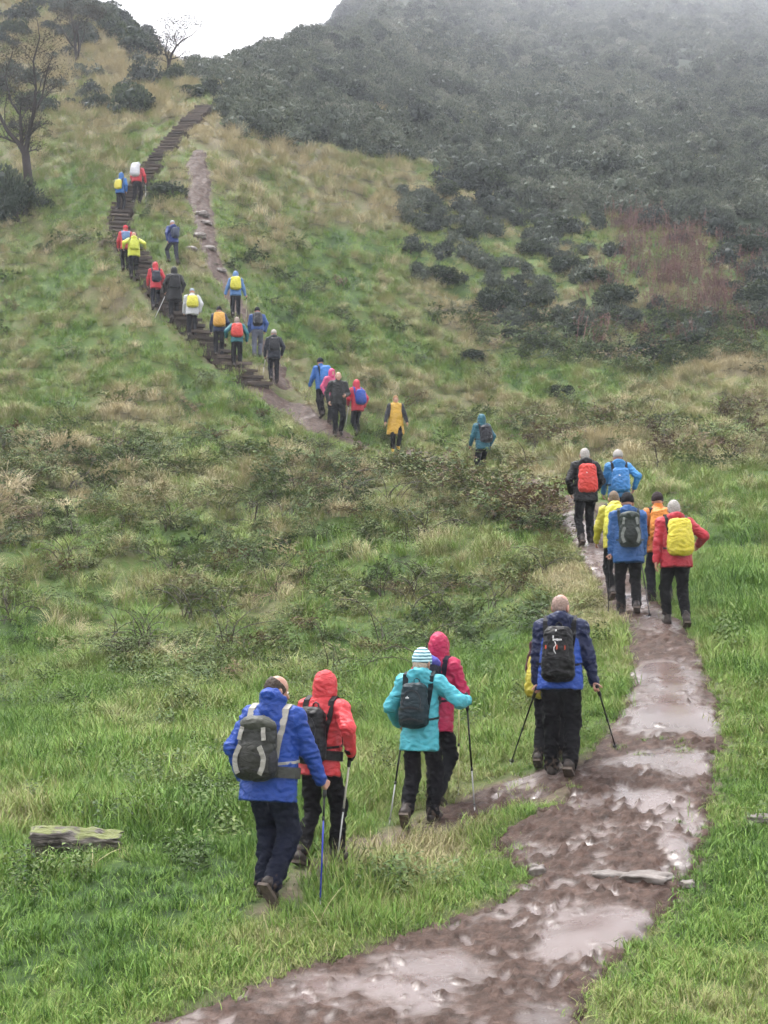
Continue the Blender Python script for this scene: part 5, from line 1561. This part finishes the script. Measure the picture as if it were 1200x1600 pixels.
    if hair:
        kind, hc = hair
        O = Solid(head - .25, head + .25, max(vb, .009))
        O.ell(hp_(0, -.014, .022), (np.array([.074, .093, .098]) + (.010 if kind != 'fringe' else .005)) * s, RH, .01)
        if kind != 'fringe': O.ell(hp_(0, -.045, -.03), np.array([.072, .06, .07]) * s, RH, .02)
        O.cut(hp_(0, -.01, -.055), RH @ np.array([0, -.25, 1.0])); O.cut(hp_(0, .055, .02), RH @ np.array([0, -1.0, .55]))
        if kind == 'fringe': O.cut(hp_(0, -.03, .082), RH @ np.array([0, -.55, -1.0]))
        grown('hair', O, [hair_mat(hc)], person, (0, 0, 0), .004, 40, seed)
    # ---- backpack: a thing of its own, worn on the back
    pk = P.get('pack')
    if pk: backpack(P, pk, s, gi, tor, T, W, yaw, jk, lod, seed)
    for sd, key in ((-1, 'poleL'), (1, 'poleR')):
        if holds[sd] is not None: trekking_pole(P[key], grips[sd], W, yaw, lod)
    return person

def thing_at(name, W, off, yaw, label, cat, group):
    o = link(name, None, loc=W @ Vector(off), label=label, cat=cat, group=group)
    o.rotation_euler = (0, 0, yaw)
    return o

def backpack(P, pk, s, gi, tor, T, W, yaw, jk, lod, seed):
    w, d, h = pk.get('size', (.29, .20, .46)); w, d, h = w * s, d * s, h * s
    topz = pk.get('top', 1.43) * s
    back = -(.128 * gi) * s
    cz = topz - h / 2; cy = back - d / 2 + .015
    c = tor(0, cy, cz); off = tor(0, cy, cz - h / 2)
    root = thing_at('backpack', W, off, yaw, pk['label'], 'backpack', 'backpacks of the walkers')
    vx = (.0095, .013, .02)[lod]
    pad = np.array([.3, .3, .42])
    R = T
    main = cloth(pk['col'], pk.get('rough', .5), .6)
    B = Solid(c - pad, c + pad, vx)
    B.box(c, (w / 2, d / 2, h / 2), min(w, d) * .42, R, .02, taper=pk.get('taper', -.10))
    B.ell(tor(0, cy - d * .18, cz - h * .12), (w * .46, d * .52, h * .36), R, .05)
    bag = grown('rain_cover' if pk.get('cover') else 'bag', B, [main], root, off, (.017 if pk.get('cover') else .010), 10, seed + 9)
    bagv = BVHTree.FromPolygons([v.co + Vector(off) for v in bag.data.vertices], [tuple(p_.vertices) for p_ in bag.data.polygons])
    def on_bag(x, z, lift=.004):
        dr = Vector(T @ np.array([0, 1., 0])); o_ = Vector(tor(x, cy - .6, z)); h_ = bagv.ray_cast(o_, dr, 1.0)
        return None if h_[0] is None else h_[0] - dr * lift
    def band(name, xz, width, thick, mat, lift=.004):
        pts = [p_ for p_ in (on_bag(x, z, lift) for x, z in xz) if p_ is not None]
        if len(pts) > 2: ribbon(name, pts, [T @ np.array([0, -1., .0])] * len(pts), width, thick, mat, root, off)
    if lod == 0:
        arc = [(w * .36 * math.cos(a_), cz + h * (.02 + .30 * math.sin(a_))) for a_ in np.linspace(-.25, math.pi + .25, 15)]
        if not pk.get('lid'): band('zip', arc, .009, .005, M_BLACK)
        for z_ in (-.05, -.30): band('compression_strap', [(x_ * w * .44, cz + h * (z_ - .06 * abs(x_))) for x_ in np.linspace(-1, 1, 11)], .014, .005, M_BLACK, .005)
    if pk.get('cover'):
        band('hem_cord', [(x_ * w * .40, cz - h * (.40 - .05 * x_ * x_)) for x_ in np.linspace(-1, 1, 9)], .012, .006, main)
    if pk.get('lid'):
        B = Solid(c - pad, c + pad, vx)
        B.ell(tor(0, cy - .012, topz - .035 * s), (w * .5, d * .56, .075 * s), R @ rot('X', -.25), .02)
        grown('lid', B, [cloth(pk['lid'], .5, .6)], root, off, .006, 12, seed + 3)
    if pk.get('pocket'):
        B = Solid(c - pad, c + pad, vx)
        B.ell(tor(0, cy - d * .52, cz - h * .14), (w * .34, d * .24, h * .27), R, .02)
        grown('front_pocket', B, [cloth(pk['pocket'], .5, .6)], root, off, .006, 12, seed + 5)
    for sd in (-1, 1):
        if pk.get('side'):
            B = Solid(c - pad, c + pad, vx)
            B.ell(tor(sd * w * .47, cy - .01, cz - h * .22), (w * .13, d * .36, h * .24), R, .02)
            grown('side_pocket', B, [cloth(pk['side'], .5, .6)], root, off, .005, 12, seed + 6)
        if pk.get('wing'):       # pale curved panels either side of the pocket
            wm = cloth(pk['wing'], .6, .4)
            band('panel', [(sd * w * (.20 + .20 * math.sin(math.pi * (.12 + .70 * t))), cz + h * (.06 - .46 * t)) for t in np.linspace(0, 1, 12)], .040 * s, .008, wm, .012)
            band('panel', [(sd * w * (.30 + .05 * t), cz + h * (.38 - .22 * t)) for t in np.linspace(0, 1, 6)], .034 * s, .008, wm, .014)
    # straps laid over the shoulders, down the chest and back under the arms
    bv = BVHTree.FromPolygons([v.co.copy() for v in jk.data.vertices], [tuple(p.vertices) for p in jk.data.polygons])
    scol = cloth(pk.get('strap', pk['col'] if not pk.get('cover') else '#15161a'), .6, .3)
    for sd in (-1, 1):
        pts, nr = [], []
        x0 = sd * (.118 if P.get('hood') == 'high' else .104) * s
        for i in range(15):
            a = math.radians(-50 + i * (235 / 14.0))         # from the back, over the top, to the lower chest
            ctr = tor(x0 * (1 + .25 * math.sin(min(i / 14, 1) * math.pi)), 0, 1.26 * s if i < 9 else (1.26 - .035 * (i - 8)) * s)
            dr = T @ np.array([0, -math.cos(a), math.sin(a)])
            o_ = Vector(ctr + dr * .6); hit_ = bv.ray_cast(o_, Vector(-dr), .75)
            if hit_[0] is None: continue
            pts.append(hit_[0] + Vector(dr) * .004); nr.append(dr)
        if len(pts) > 4: ribbon('shoulder_strap', pts, nr, .055 * s, .012, scol, root, off)
        if lod < 2:                                           # lower strap, chest to the foot of the pack
            pts, nr = [], []
            for i in range(7):
                a = math.radians(-20 - i * 22) if False else math.radians(60 - i * 22)
                z = (1.10 - .012 * i) * s
                dr = T @ np.array([sd * math.cos(a), math.sin(a), 0])
                o_ = Vector(tor(0, 0, z) + dr * .17 * s)
                hit_ = bv.ray_cast(Vector(tor(0, 0, z) + dr * .24 * s), Vector(-dr), .3)
                if hit_[0] is None: continue
                pts.append(hit_[0] + Vector(dr) * .004); nr.append(dr)
            if len(pts) > 3: ribbon('lower_strap', pts, nr, .022 * s, .006, scol, root, off)
    if pk.get('belt'):
        for sd in (-1, 1):
            pts, nr = [], []
            for i in range(8):
                a = math.radians(-62 + i * 17); z = (topz - h * .84)
                dr = T @ np.array([sd * math.cos(a), math.sin(a), 0])
                hit_ = bv.ray_cast(Vector(tor(0, 0, z) + dr * .5), Vector(-dr), .5)
                if hit_[0] is None or (hit_[0] - Vector(tor(0, 0, z))).length > .27: continue
                pts.append(hit_[0] + Vector(dr) * .004); nr.append(dr)
            if len(pts) > 3: ribbon('hip_belt', pts, nr, .085 * s, .022, cloth(pk['belt'], .6, .4), root, off)
    if lod == 0 and not pk.get('cover'):
        pts = [tor(-.03, cy + d * .42, topz - .02), tor(-.025, cy + d * .36, topz + .03), tor(0, cy + d * .34, topz + .045), tor(.025, cy + d * .36, topz + .03), tor(.03, cy + d * .42, topz - .02)]
        tube_obj('haul_loop', pts, [.008] * 5, M_BLACK, root, off, 6)
    if pk.get('marks'): pk['marks'](root, off, tor, T, cy, cz, w, d, h, s)

def trekking_pole(pp, hold, W, yaw, lod):
    grip, tip = hold
    g = np.array(grip) - np.array(tip); L = float(np.linalg.norm(g)); g = g / L
    top = np.array(grip) + g * .055
    r = (.0085, .0095, .013)[lod]
    o = thing_at('trekking_pole', W, tip, yaw, pp['label'], 'walking pole', 'walking poles')
    up = pp.get('upper', '#1b1b1e'); lw = pp.get('lower', '#d8d8d8')
    fr = pp.get('split', .5)
    def at(t): return np.array(tip) + g * (L * t)
    tube_obj('grip', [top + g * .012, top, at(.985), at(.93), at(.90)], [.010, .019, .016, .017, .014], M_BLACK, o, tip)
    tube_obj('upper_shaft', [at(.90), at(fr)], [r, r], cloth(up, .3, .05), o, tip)
    tube_obj('lower_shaft', [at(fr), at(.05)], [r * .82, r * .7], cloth(lw, .3, .05), o, tip)
    if lod < 2:
        tube_obj('lock', [at(fr + .02), at(fr - .012)], [r * 1.35, r * 1.35], M_BLACK, o, tip)
        tube_obj('basket', [at(.075), at(.068)], [.010, .026], M_BLACK, o, tip, 12)
    tube_obj('tip', [at(.05), at(-.012)], [r * .8, r * .35], M_METAL_W if lod < 2 else M_BLACK, o, tip)
# ------------------------------------------------------------------ people: who walks where
def marks_dark(root, off, tor, T, cy, cz, w, d, h, s):
    """white lettering, orange pulls and a lace on the black pack"""
    def plate(name, x, z, ww, hh, mat, dy=.0):
        c = tor(x, cy - d * .62 - dy, z)
        ex, ez = T @ np.array([1., 0, 0]), T @ np.array([0, 0.08, 1.])
        V = [c - ex * ww - ez * hh, c + ex * ww - ez * hh, c + ex * ww + ez * hh, c - ex * ww + ez * hh]
        n = T @ np.array([0, -1., 0])
        V = V + [q + n * .006 for q in V]
        F = [(0, 1, 2, 3), (7, 6, 5, 4), (0, 4, 5, 1), (1, 5, 6, 2), (2, 6, 7, 3), (3, 7, 4, 0)]
        link(name, mesh_from(name, np.array(V) - np.array(off), F, [mat], smooth=False), root)
    org = cloth('#e2572e', .5, .1)
    for i in range(7):
        plate('lettering', -.035 + .0125 * i, cz + h * .235, .0042, .011 if i in (0, 3) else .0075, M_WHITE)
    plate('lettering', -.036, cz + h * .285, .005, .012, M_WHITE)
    pts = [tor(-.020 + .012 * math.sin(i * 1.9), cy - d * .66, cz + h * (.20 - .055 * i)) for i in range(6)]
    tube_obj('lace', pts, [.0045] * 6, M_WHITE, root, off, 5)
    plate('zip_pull', .0, cz + h * .10, .007, .022, org, .01); plate('zip_pull', -.105, cz + h * .10, .006, .018, org); plate('zip_pull', .075, cz + h * .09, .005, .020, org)
    plate('buckle', -.01, cz + h * .40, .007, .008, M_WHITE)
def mark_small(root, off, tor, T, cy, cz, w, d, h, s):
    c = tor(-.035, cy - d * .60, cz + h * .16)
    ex, ez, n = T @ np.array([1., 0, 0]), T @ np.array([0, 0.05, 1.]), T @ np.array([0, -1., 0])
    pr = [(-.017, -.008), (.017, -.008), (.017, -.001), (.004, .004), (.0, .012), (-.005, .004), (-.017, .0)]
    V = [c + ex * a + ez * b for a, b in pr] + [c + ex * a + ez * b + n * .008 for a, b in pr]
    k = len(pr); F = [tuple(range(k)), tuple(range(2 * k - 1, k - 1, -1))] + [(i, i + k, (i + 1) % k + k, (i + 1) % k) for i in range(k)]
    link('emblem', mesh_from('emblem', np.array(V) - np.array(off), F, [M_WHITE], smooth=False), root)
def mark_pale(root, off, tor, T, cy, cz, w, d, h, s):
    c = tor(.02, cy - d * .62, cz - h * .2)
    ex, ez, n = T @ np.array([1., 0, 0]), T @ np.array([0, 0.05, 1.]), T @ np.array([0, -1., 0])
    V = [c - ex * .06 - ez * .02, c + ex * .05 - ez * .03, c + ex * .06 + ez * .02, c - ex * .04 + ez * .03]; V = V + [q + n * .008 for q in V]
    F = [(0, 1, 2, 3), (7, 6, 5, 4), (0, 4, 5, 1), (1, 5, 6, 2), (2, 6, 7, 3), (3, 7, 4, 0)]
    link('emblem', mesh_from('emblem', np.array(V) - np.array(off), F, [M_WHITE], smooth=False), root)

BK = '#15161b'
people = [
 # --- the six nearest
 dict(at=(418,1408), H=1.76, face=24, lod=0, girth=1.17, lean=8, look=38, nod=10, stride=.12, lead=-1, lift=.10, toe=.85, coat='#1c4fb4', legs='#1c2236', hem=.76, hood='high', baggy=1.15, hair=('fringe', '#4a4038'), skin='#d9a78f', eyes=True,
      handR=('px',508,1236,.10), tipR=('px',500,1418), curl=(.4,.5,.3), poleR=dict(label='blue and black walking pole of the man in royal blue', upper='#17181c', lower='#3b46c8', split=.72),
      label='stout man in royal blue jacket with grey and white backpack, nearest walker',
      pack=dict(label='dark grey and white backpack with pale straps on royal blue jacket', col='#3a3c38', lid='#55574f', pocket='#35362f', side='#2b2d33', wing='#b3b0a7', strap='#bcb8ae', belt='#4a4b46', size=(.30,.19,.45), top=1.36)),
 dict(at=(497,1352), H=1.62, face=28, lod=0, girth=1.02, lean=8, look=8, stride=.17, lead=1, lift=.03, toe=.35, coat='#f2414a', legs='#15151a', hem=.80, hood='up', gloves={1:'#121215', -1:'#121215'},
      handR=('px',547,1176,-.10), tipR=('px',526,1352), poleR=dict(label='white walking pole held by the coral hooded walker', upper='#e6ddd2', lower='#f0efec', split=.5),
      label='walker in coral red hooded jacket with black backpack beside royal blue man',
      pack=dict(label='black backpack on the coral red hooded jacket', col='#16171a', pocket='#1a1b1f', side='#22242c', strap='#16171a', belt='#15161a', size=(.29,.18,.50), top=1.40)),
 dict(at=(655,1292), H=1.63, face=20, lod=0, girth=.98, lean=5, look=14, stride=.14, lead=1, lift=.09, toe=.8, coat='#48c8dc', legs='#15161c', hem=.74, hood='down', hat=('beanie','stripes'), hair=('short','#c9b7a4'), sleeve=1.05,
      handR=('px',730,1094,.16), tipR=('px',742,1270), handL=('px',622,1130,.3), tipL=('px',608,1290),
      poleR=dict(label='black and silver pole in the raised hand of the cyan jacket', upper='#17181b', lower='#c9c9cc', split=.38), poleL=dict(label='black and white pole left of the cyan jacket', upper='#17181b', lower='#d9d9d9', split=.42),
      label='woman in bright cyan jacket and striped knitted hat',
      pack=dict(label='dark teal backpack with small white emblem on cyan jacket', col='#12303a', strap='#10242c', size=(.27,.17,.44), top=1.40, marks=mark_small)),
 dict(at=(679,1258), H=1.66, face=30, lod=0, lean=6, stride=.12, lead=-1, coat='#d8235f', legs='#181a20', hem=.74, hood='up', gloves={1:'#111114', -1:'#111114'},
      handR=('px',722,1088,.20), tipR=('px',716,1242), poleR=dict(label='pale yellow pole held by the magenta hooded walker', upper='#d6cf86', lower='#e2dd9c', split=.5),
      label='walker in magenta hooded jacket behind the cyan jacket',
      pack=dict(label='navy and purple backpack on the magenta jacket', col='#191d33', lid='#5a58c4', size=(.30,.24,.50), top=1.46)),
 dict(at=(876,1214), H=1.77, face=12, lod=0, girth=1.08, lean=7, look=22, stride=.10, lead=-1, lift=.05, toe=.6, coat='#2558c4', panel=('#1d2a55','yoke'), legs='#131418', hem=.82, hood='down', skin='#e3ad99', eyes=True, hair=('fringe','#a88f84'), baggy=1.05,
      handR=('px',932,1080,.06), tipR=('px',963,1172), handL=('px',838,1080,.15), tipL=('px',797,1197),
      poleR=dict(label='black pole right of the bald man planted in the mud', upper='#16171a', lower='#2a2b30', split=.5), poleL=dict(label='black pole left of the bald man', upper='#16171a', lower='#2a2b30', split=.5),
      label='bald man in navy and blue jacket walking up the mud',
      pack=dict(label='black backpack with white lettering and orange zip pulls on bald man', col='#101114', size=(.29,.19,.52), top=1.40, strap='#101114', marks=marks_dark)),
 dict(at=(856,1196), H=1.46, face=22, lod=1, lean=14, nod=20, stride=.10, coat='#5a1f2c', legs='#14151b', hem=.80, hair=('short','#8a8078'),
      handL=('at',-.10,.30,1.02), tipL=('px',842,1178), poleL=dict(label='dark blue pole behind the bald man', upper='#25304e', lower='#2f3a5a', split=.5),
      label='short walker with yellow pack cover hidden behind the bald man',
      pack=dict(label='yellow covered backpack peeking out left of the bald man', col='#e0d22a', cover=True, size=(.38,.24,.54), top=1.28)),
 # --- the group on the bend
 dict(at=(983,962), H=1.70, face=2, lod=1, girth=1.1, lean=6, stride=.13, lead=-1, coat='#2d64a8', legs='#15161a', hem=.74, hood='down', hat=('beanie','#15151a'),
      handL=('px',952,897,.1), tipL=('px',951,932,.3), handR=('px',1006,888,.2), tipR=('px',1016,968),
      poleL=dict(label='dark pole left of the blue jacket with the grey-green pack', upper='#202126', lower='#2c2d33'), poleR=dict(label='dark pole between the blue and the red jackets', upper='#202126', lower='#2c2d33'),
      label='walker in mid blue jacket and black hat with grey-green backpack',
      pack=dict(label='grey-green backpack with pale side panels below black hat', col='#2e3833', lid='#39453f', pocket='#27302c', wing='#8e958f', size=(.29,.18,.46), top=1.40)),
 dict(at=(1058,980), H=1.68, face=-6, lod=1, girth=1.12, lean=6, stride=.14, lead=-1, lift=.05, toe=.5, coat='#d02a3e', legs='#131417', hem=.80, hood='down', hair=('short','#b0aba6'), socks='#a5a3a0', crop=.22,
      handR=('at',.36,.16,1.12), handL=('at',-.30,-.02,.80),
      label='white-haired walker in red jacket with yellow pack cover and grey socks',
      pack=dict(label='yellow covered backpack on the red jacket', col='#f0de1f', cover=True, size=(.33,.22,.50), top=1.44)),
 dict(at=(1032,944), H=1.60, face=-4, lod=1, lean=8, stride=.15, lead=-1, coat='#f08a22', legs='#2a2c33', hat=('beanie','#3a2d30'),
      label='walker with orange pack cover and dark hat behind the red jacket',
      pack=dict(label='orange covered backpack behind the red jacket', col='#ff9a22', cover=True, size=(.36,.22,.52), top=1.45)),
 dict(at=(963,936), H=1.60, face=-4, lod=1, lean=8, stride=.12, coat='#e6dc3a', legs='#15161a', hood='down', hair=('short','#7a6a58'),
      label='walker with pale yellow pack cover in front of the mid blue jacket',
      pack=dict(label='pale yellow covered backpack beside the mid blue shoulder', col='#f2ee3c', cover=True, size=(.42,.24,.52), top=1.46)),
 dict(at=(916,853), H=1.75, face=-4, lod=1, girth=1.08, lean=4, stride=.08, lead=1, coat='#16171d', legs='#131418', hem=.78, hood='down', hair=('short','#b8b3ae'),
      handR=('at',.20,.18,.98), handL=('at',-.24,.14,.95),
      label='white-haired walker in black with red pack cover',
      pack=dict(label='red covered backpack on the black jacket by the bend', col='#f0483c', cover=True, size=(.32,.18,.50), top=1.42, marks=mark_small)),
 dict(at=(968,846), H=1.64, face=-2, lod=1, girth=1.05, lean=5, stride=.12, coat='#3a9be6', legs='#15161a', hem=.82, hood='down', hat=('beanie','#c9c4be'),
      handR=('at',.30,.05,1.02),
      label='walker in sky blue jacket and white hat above the group',
      pack=dict(label='sky blue covered backpack on the sky blue jacket', col='#3f93e0', cover=True, size=(.33,.18,.46), top=1.36, marks=mark_small)),
 dict(at=(755,750), H=1.66, face=-26, lod=1, lean=4, stride=.10, coat='#1f6f82', legs='#1b1d22', hem=.80, hood='up',
      label='lone walker in teal hooded jacket in the brambles',
      pack=dict(label='black backpack with white patch on the teal jacket', col='#1b1e28', size=(.32,.20,.46), top=1.42, marks=mark_pale)),
 dict(at=(618,706), H=1.62, face=172, lod=1, lean=0, stride=.08, coat='#e8b62a', panel=('#2e3138','sleeves'), legs='#17181c', hem=.52, collar=.05, hair=('short','#b58a5e'), boots='#e0b21f', crop=.1, eyes=True, girth=1.05,
      handL=('at',-.36,.10,.86), handR=('at',.34,.12,.88),
      label='walker coming down in long yellow coat with dark sleeves'),
 dict(at=(528,682), H=1.84, face=168, lod=1, girth=1.12, lean=0, stride=.10, coat='#1d2021', legs='#171a20', hem=.84, collar=.04, skin='#dcae96', eyes=True, nod=5,
      handL=('at',-.16,.26,1.06),
      label='bald man in black jacket facing down the hill'),
 dict(at=(559,684), H=1.70, face=-30, lod=2, lean=5, stride=.12, coat='#e0304a', legs='#1a1b22', hem=.78, hood='up', handL=('at',-.2,.25,1.0), tipL=('at',-.25,.30), poleL=dict(label='white pole of the red jacket with bright blue pack', upper='#cfcfd2', lower='#dedee0'),
      label='walker in red hooded jacket with bright blue backpack by the black jacket man',
      pack=dict(label='bright blue backpack on the red hooded jacket', col='#2c58c0', size=(.31,.24,.46), top=1.40)),
 dict(at=(504,652), H=1.80, face=-34, lod=2, girth=1.05, lean=8, stride=.12, coat='#2b72c8', legs='#16171c', hem=.80, hat=('beanie','#1b2330'),
      label='tall walker in blue jacket with blue pack at the foot of the stairs',
      pack=dict(label='large blue covered backpack at the foot of the stairs', col='#3284de', cover=True, size=(.34,.28,.52), top=1.44)),
 dict(at=(517,662), H=1.62, face=150, lod=2, lean=2, stride=.08, coat='#e85a8e', legs='#20222a', hood='up', hoodcol='#f0468a',
      label='walker in pink hood half hidden behind the bald black jacket man'),
 # --- on the stairs
 dict(at=(428,600), H=1.70, face=-8, lod=2, girth=1.05, lean=8, stride=.10, coat='#1c2433', legs='#151820', hem=.78, hood='down', hat=('beanie','#cdc6be'), handL=('at',-.28,.2,.90), tipL=('at',-.34,.18), poleL=dict(label='pale pole of the navy walker with white cap', upper='#c9c4bc', lower='#e4e0da'),
      label='navy jacket walker in white cap lowest on the stairs',
      pack=dict(label='black backpack of the navy walker in white cap', col='#171a22', size=(.30,.20,.44), top=1.42)),
 dict(at=(402,562), H=1.72, face=-6, lod=2, girth=1.08, lean=12, stride=.14, coat='#2f5fae', legs='#6e7486', hem=.92,
      hat=('beanie','#20222c'), label='walker in blue jacket and grey jeans with black pack',
      pack=dict(label='black backpack with grey stripes above grey jeans', col='#1b1d25', wing='#6b7078', size=(.31,.22,.46), top=1.46)),
 dict(at=(370,578), H=1.68, face=-6, lod=2, lean=9, stride=.10, coat='#1f7f8c', legs='#16171c', hem=.86, hair=('short','#a99c90'), handR=('at',.32,.16,.95), handL=('at',-.34,.16,1.06),
      label='walker in teal jacket with red pack cover on the stairs',
      pack=dict(label='red covered backpack on the teal jacket on the stairs', col='#f04a40', cover=True, size=(.36,.24,.46), top=1.44)),
 dict(at=(342,560), H=1.66, face=-8, lod=2, lean=11, stride=.13, coat='#22375e', legs='#1b1d24', hem=.84, hat=('beanie','#1c1e26'),
      label='walker in navy jacket with orange-yellow pack cover on the stairs',
      pack=dict(label='orange-yellow covered backpack on navy jacket', col='#eeb13a', cover=True, size=(.38,.24,.50), top=1.46)),
 dict(at=(368,499), H=1.66, face=-6, lod=2, lean=9, stride=.12, coat='#5c92d4', legs='#1d2028', hem=.82, hood='up', hoodcol='#6f9cd8', handR=('at',.34,.12,.86), handL=('at',-.38,.06,.84), tipR=('at',.36,.2), poleR=dict(label='thin pale pole of the light blue walker on the track', upper='#b9b39a', lower='#cfcab0'),
      label='walker in light blue with yellow pack cover on the eroded track',
      pack=dict(label='yellow covered backpack on the light blue jacket', col='#ece62c', cover=True, size=(.36,.24,.48), top=1.46)),
 dict(at=(300,529), H=1.64, face=-10, lod=2, girth=1.1, lean=9, stride=.16, coat='#e2e4ea', legs='#17191f', hem=.78, hat=('cap','#b9c6e0'), sleeve=1.2,
      label='walker in white poncho with yellow pack cover on the stairs',
      pack=dict(label='yellow covered backpack on the white poncho', col='#efe92e', cover=True, size=(.38,.22,.42), top=1.40)),
 dict(at=(272,501), H=1.80, face=-14, lod=2, girth=1.1, lean=7, stride=.12, coat='#14161a', legs='#121418', hem=.62, hood='up', handL=('at',-.30,.10,.90), tipL=('at',-.62,.16), poleL=dict(label='white stick held out by the walker all in black', upper='#e4e4e6', lower='#ececee'),
      label='tall walker dressed all in black on the stairs',
      pack=dict(label='black backpack of the walker all in black', col='#191b20', size=(.32,.20,.46), top=1.42)),
 dict(at=(243,482), H=1.62, face=-14, lod=2, lean=10, stride=.12, coat='#e02e3e', legs='#20232e', hem=.74, hood='up',
      label='walker in red hooded jacket with dark pack on the stairs',
      pack=dict(label='dark navy backpack on red jacket beside the walker in black', col='#20263a', size=(.30,.20,.42), top=1.34)),
 dict(at=(209,436), H=1.70, face=-14, lod=2, girth=1.12, lean=10, stride=.12, coat='#e8f03a', legs='#16181c', hem=.80, hood='down', handR=('at',.40,.14,1.14), handL=('at',-.36,.14,1.10),
      label='walker in fluorescent lime jacket on the stairs',
      pack=dict(label='lime covered backpack on the lime jacket', col='#dfe838', cover=True, size=(.32,.16,.40), top=1.38)),
 dict(at=(196,424), H=1.66, face=-14, lod=2, lean=8, stride=.10, coat='#e43a44', legs='#191a20', hat=('beanie','#e8384a'),
      label='walker in red hat and jacket just ahead of the lime jacket',
      pack=dict(label='light blue backpack hidden behind the lime jacket', col='#6b93c6', size=(.26,.16,.36), top=1.44)),
 dict(at=(271,413), H=1.66, face=-30, lod=2, lean=8, stride=.22, lead=-1, coat='#2e4590', legs='#3d4250', hem=.84, hood='down', hat=('cap','#d8dce4'),
      label='walker in dark blue jacket and white cap on the grass beside the track',
      pack=dict(label='grey-blue backpack on the dark blue jacket by the track', col='#39455e', size=(.28,.20,.40), top=1.38)),
 dict(at=(187,333), H=1.60, face=18, lod=2, lean=8, stride=.10, coat='#2c78c8', legs='#181a21', hem=.82, hood='up',
      label='walker in blue hood with yellow pack cover high on the stairs',
      pack=dict(label='small yellow covered backpack high on the stairs', col='#efe23a', cover=True, size=(.30,.20,.42), top=1.36)),
 dict(at=(213,320), H=1.72, face=14, lod=2, girth=1.05, lean=9, stride=.10, coat='#e23a48', legs='#15161b', hem=.90, handR=('at',.30,.2,.95), tipR=('at',.34,.16), poleR=dict(label='grey pole of the topmost walker in red', upper='#b4b6ba', lower='#c9cacd'),
      hat=('beanie','#c8ccd4'), label='topmost walker in red jacket with white pack cover',
      pack=dict(label='white covered backpack on the topmost red jacket', col='#e6e6ee', cover=True, size=(.36,.26,.54), top=1.60)),
]
for P in people: walker(P)
# ------------------------------------------------------------------ the misty air
def build_haze():
    m = bpy.data.materials.new('thin mist'); m.use_nodes = True
    n, l = m.node_tree.nodes, m.node_tree.links
    n.remove(n['Principled BSDF'])
    vol = n.new('ShaderNodeVolumePrincipled')
    vol.inputs['Color'].default_value = (0.87, 0.91, 1.0, 1)
    vol.inputs['Density'].default_value = HAZE_DENSITY
    vol.inputs['Anisotropy'].default_value = 0.0
    l.new(vol.outputs[0], n['Material Output'].inputs['Volume'])
    bm = bmesh.new(); bmesh.ops.create_cube(bm, size=1)
    me = bpy.data.meshes.new('haze'); bm.to_mesh(me); bm.free(); me.materials.append(m)
    o = link('haze', me, label='thin pale mist hanging over the hill', kind='stuff', loc=(0, 440, 189))
    o.scale = (1040, 940, 390)
build_haze()
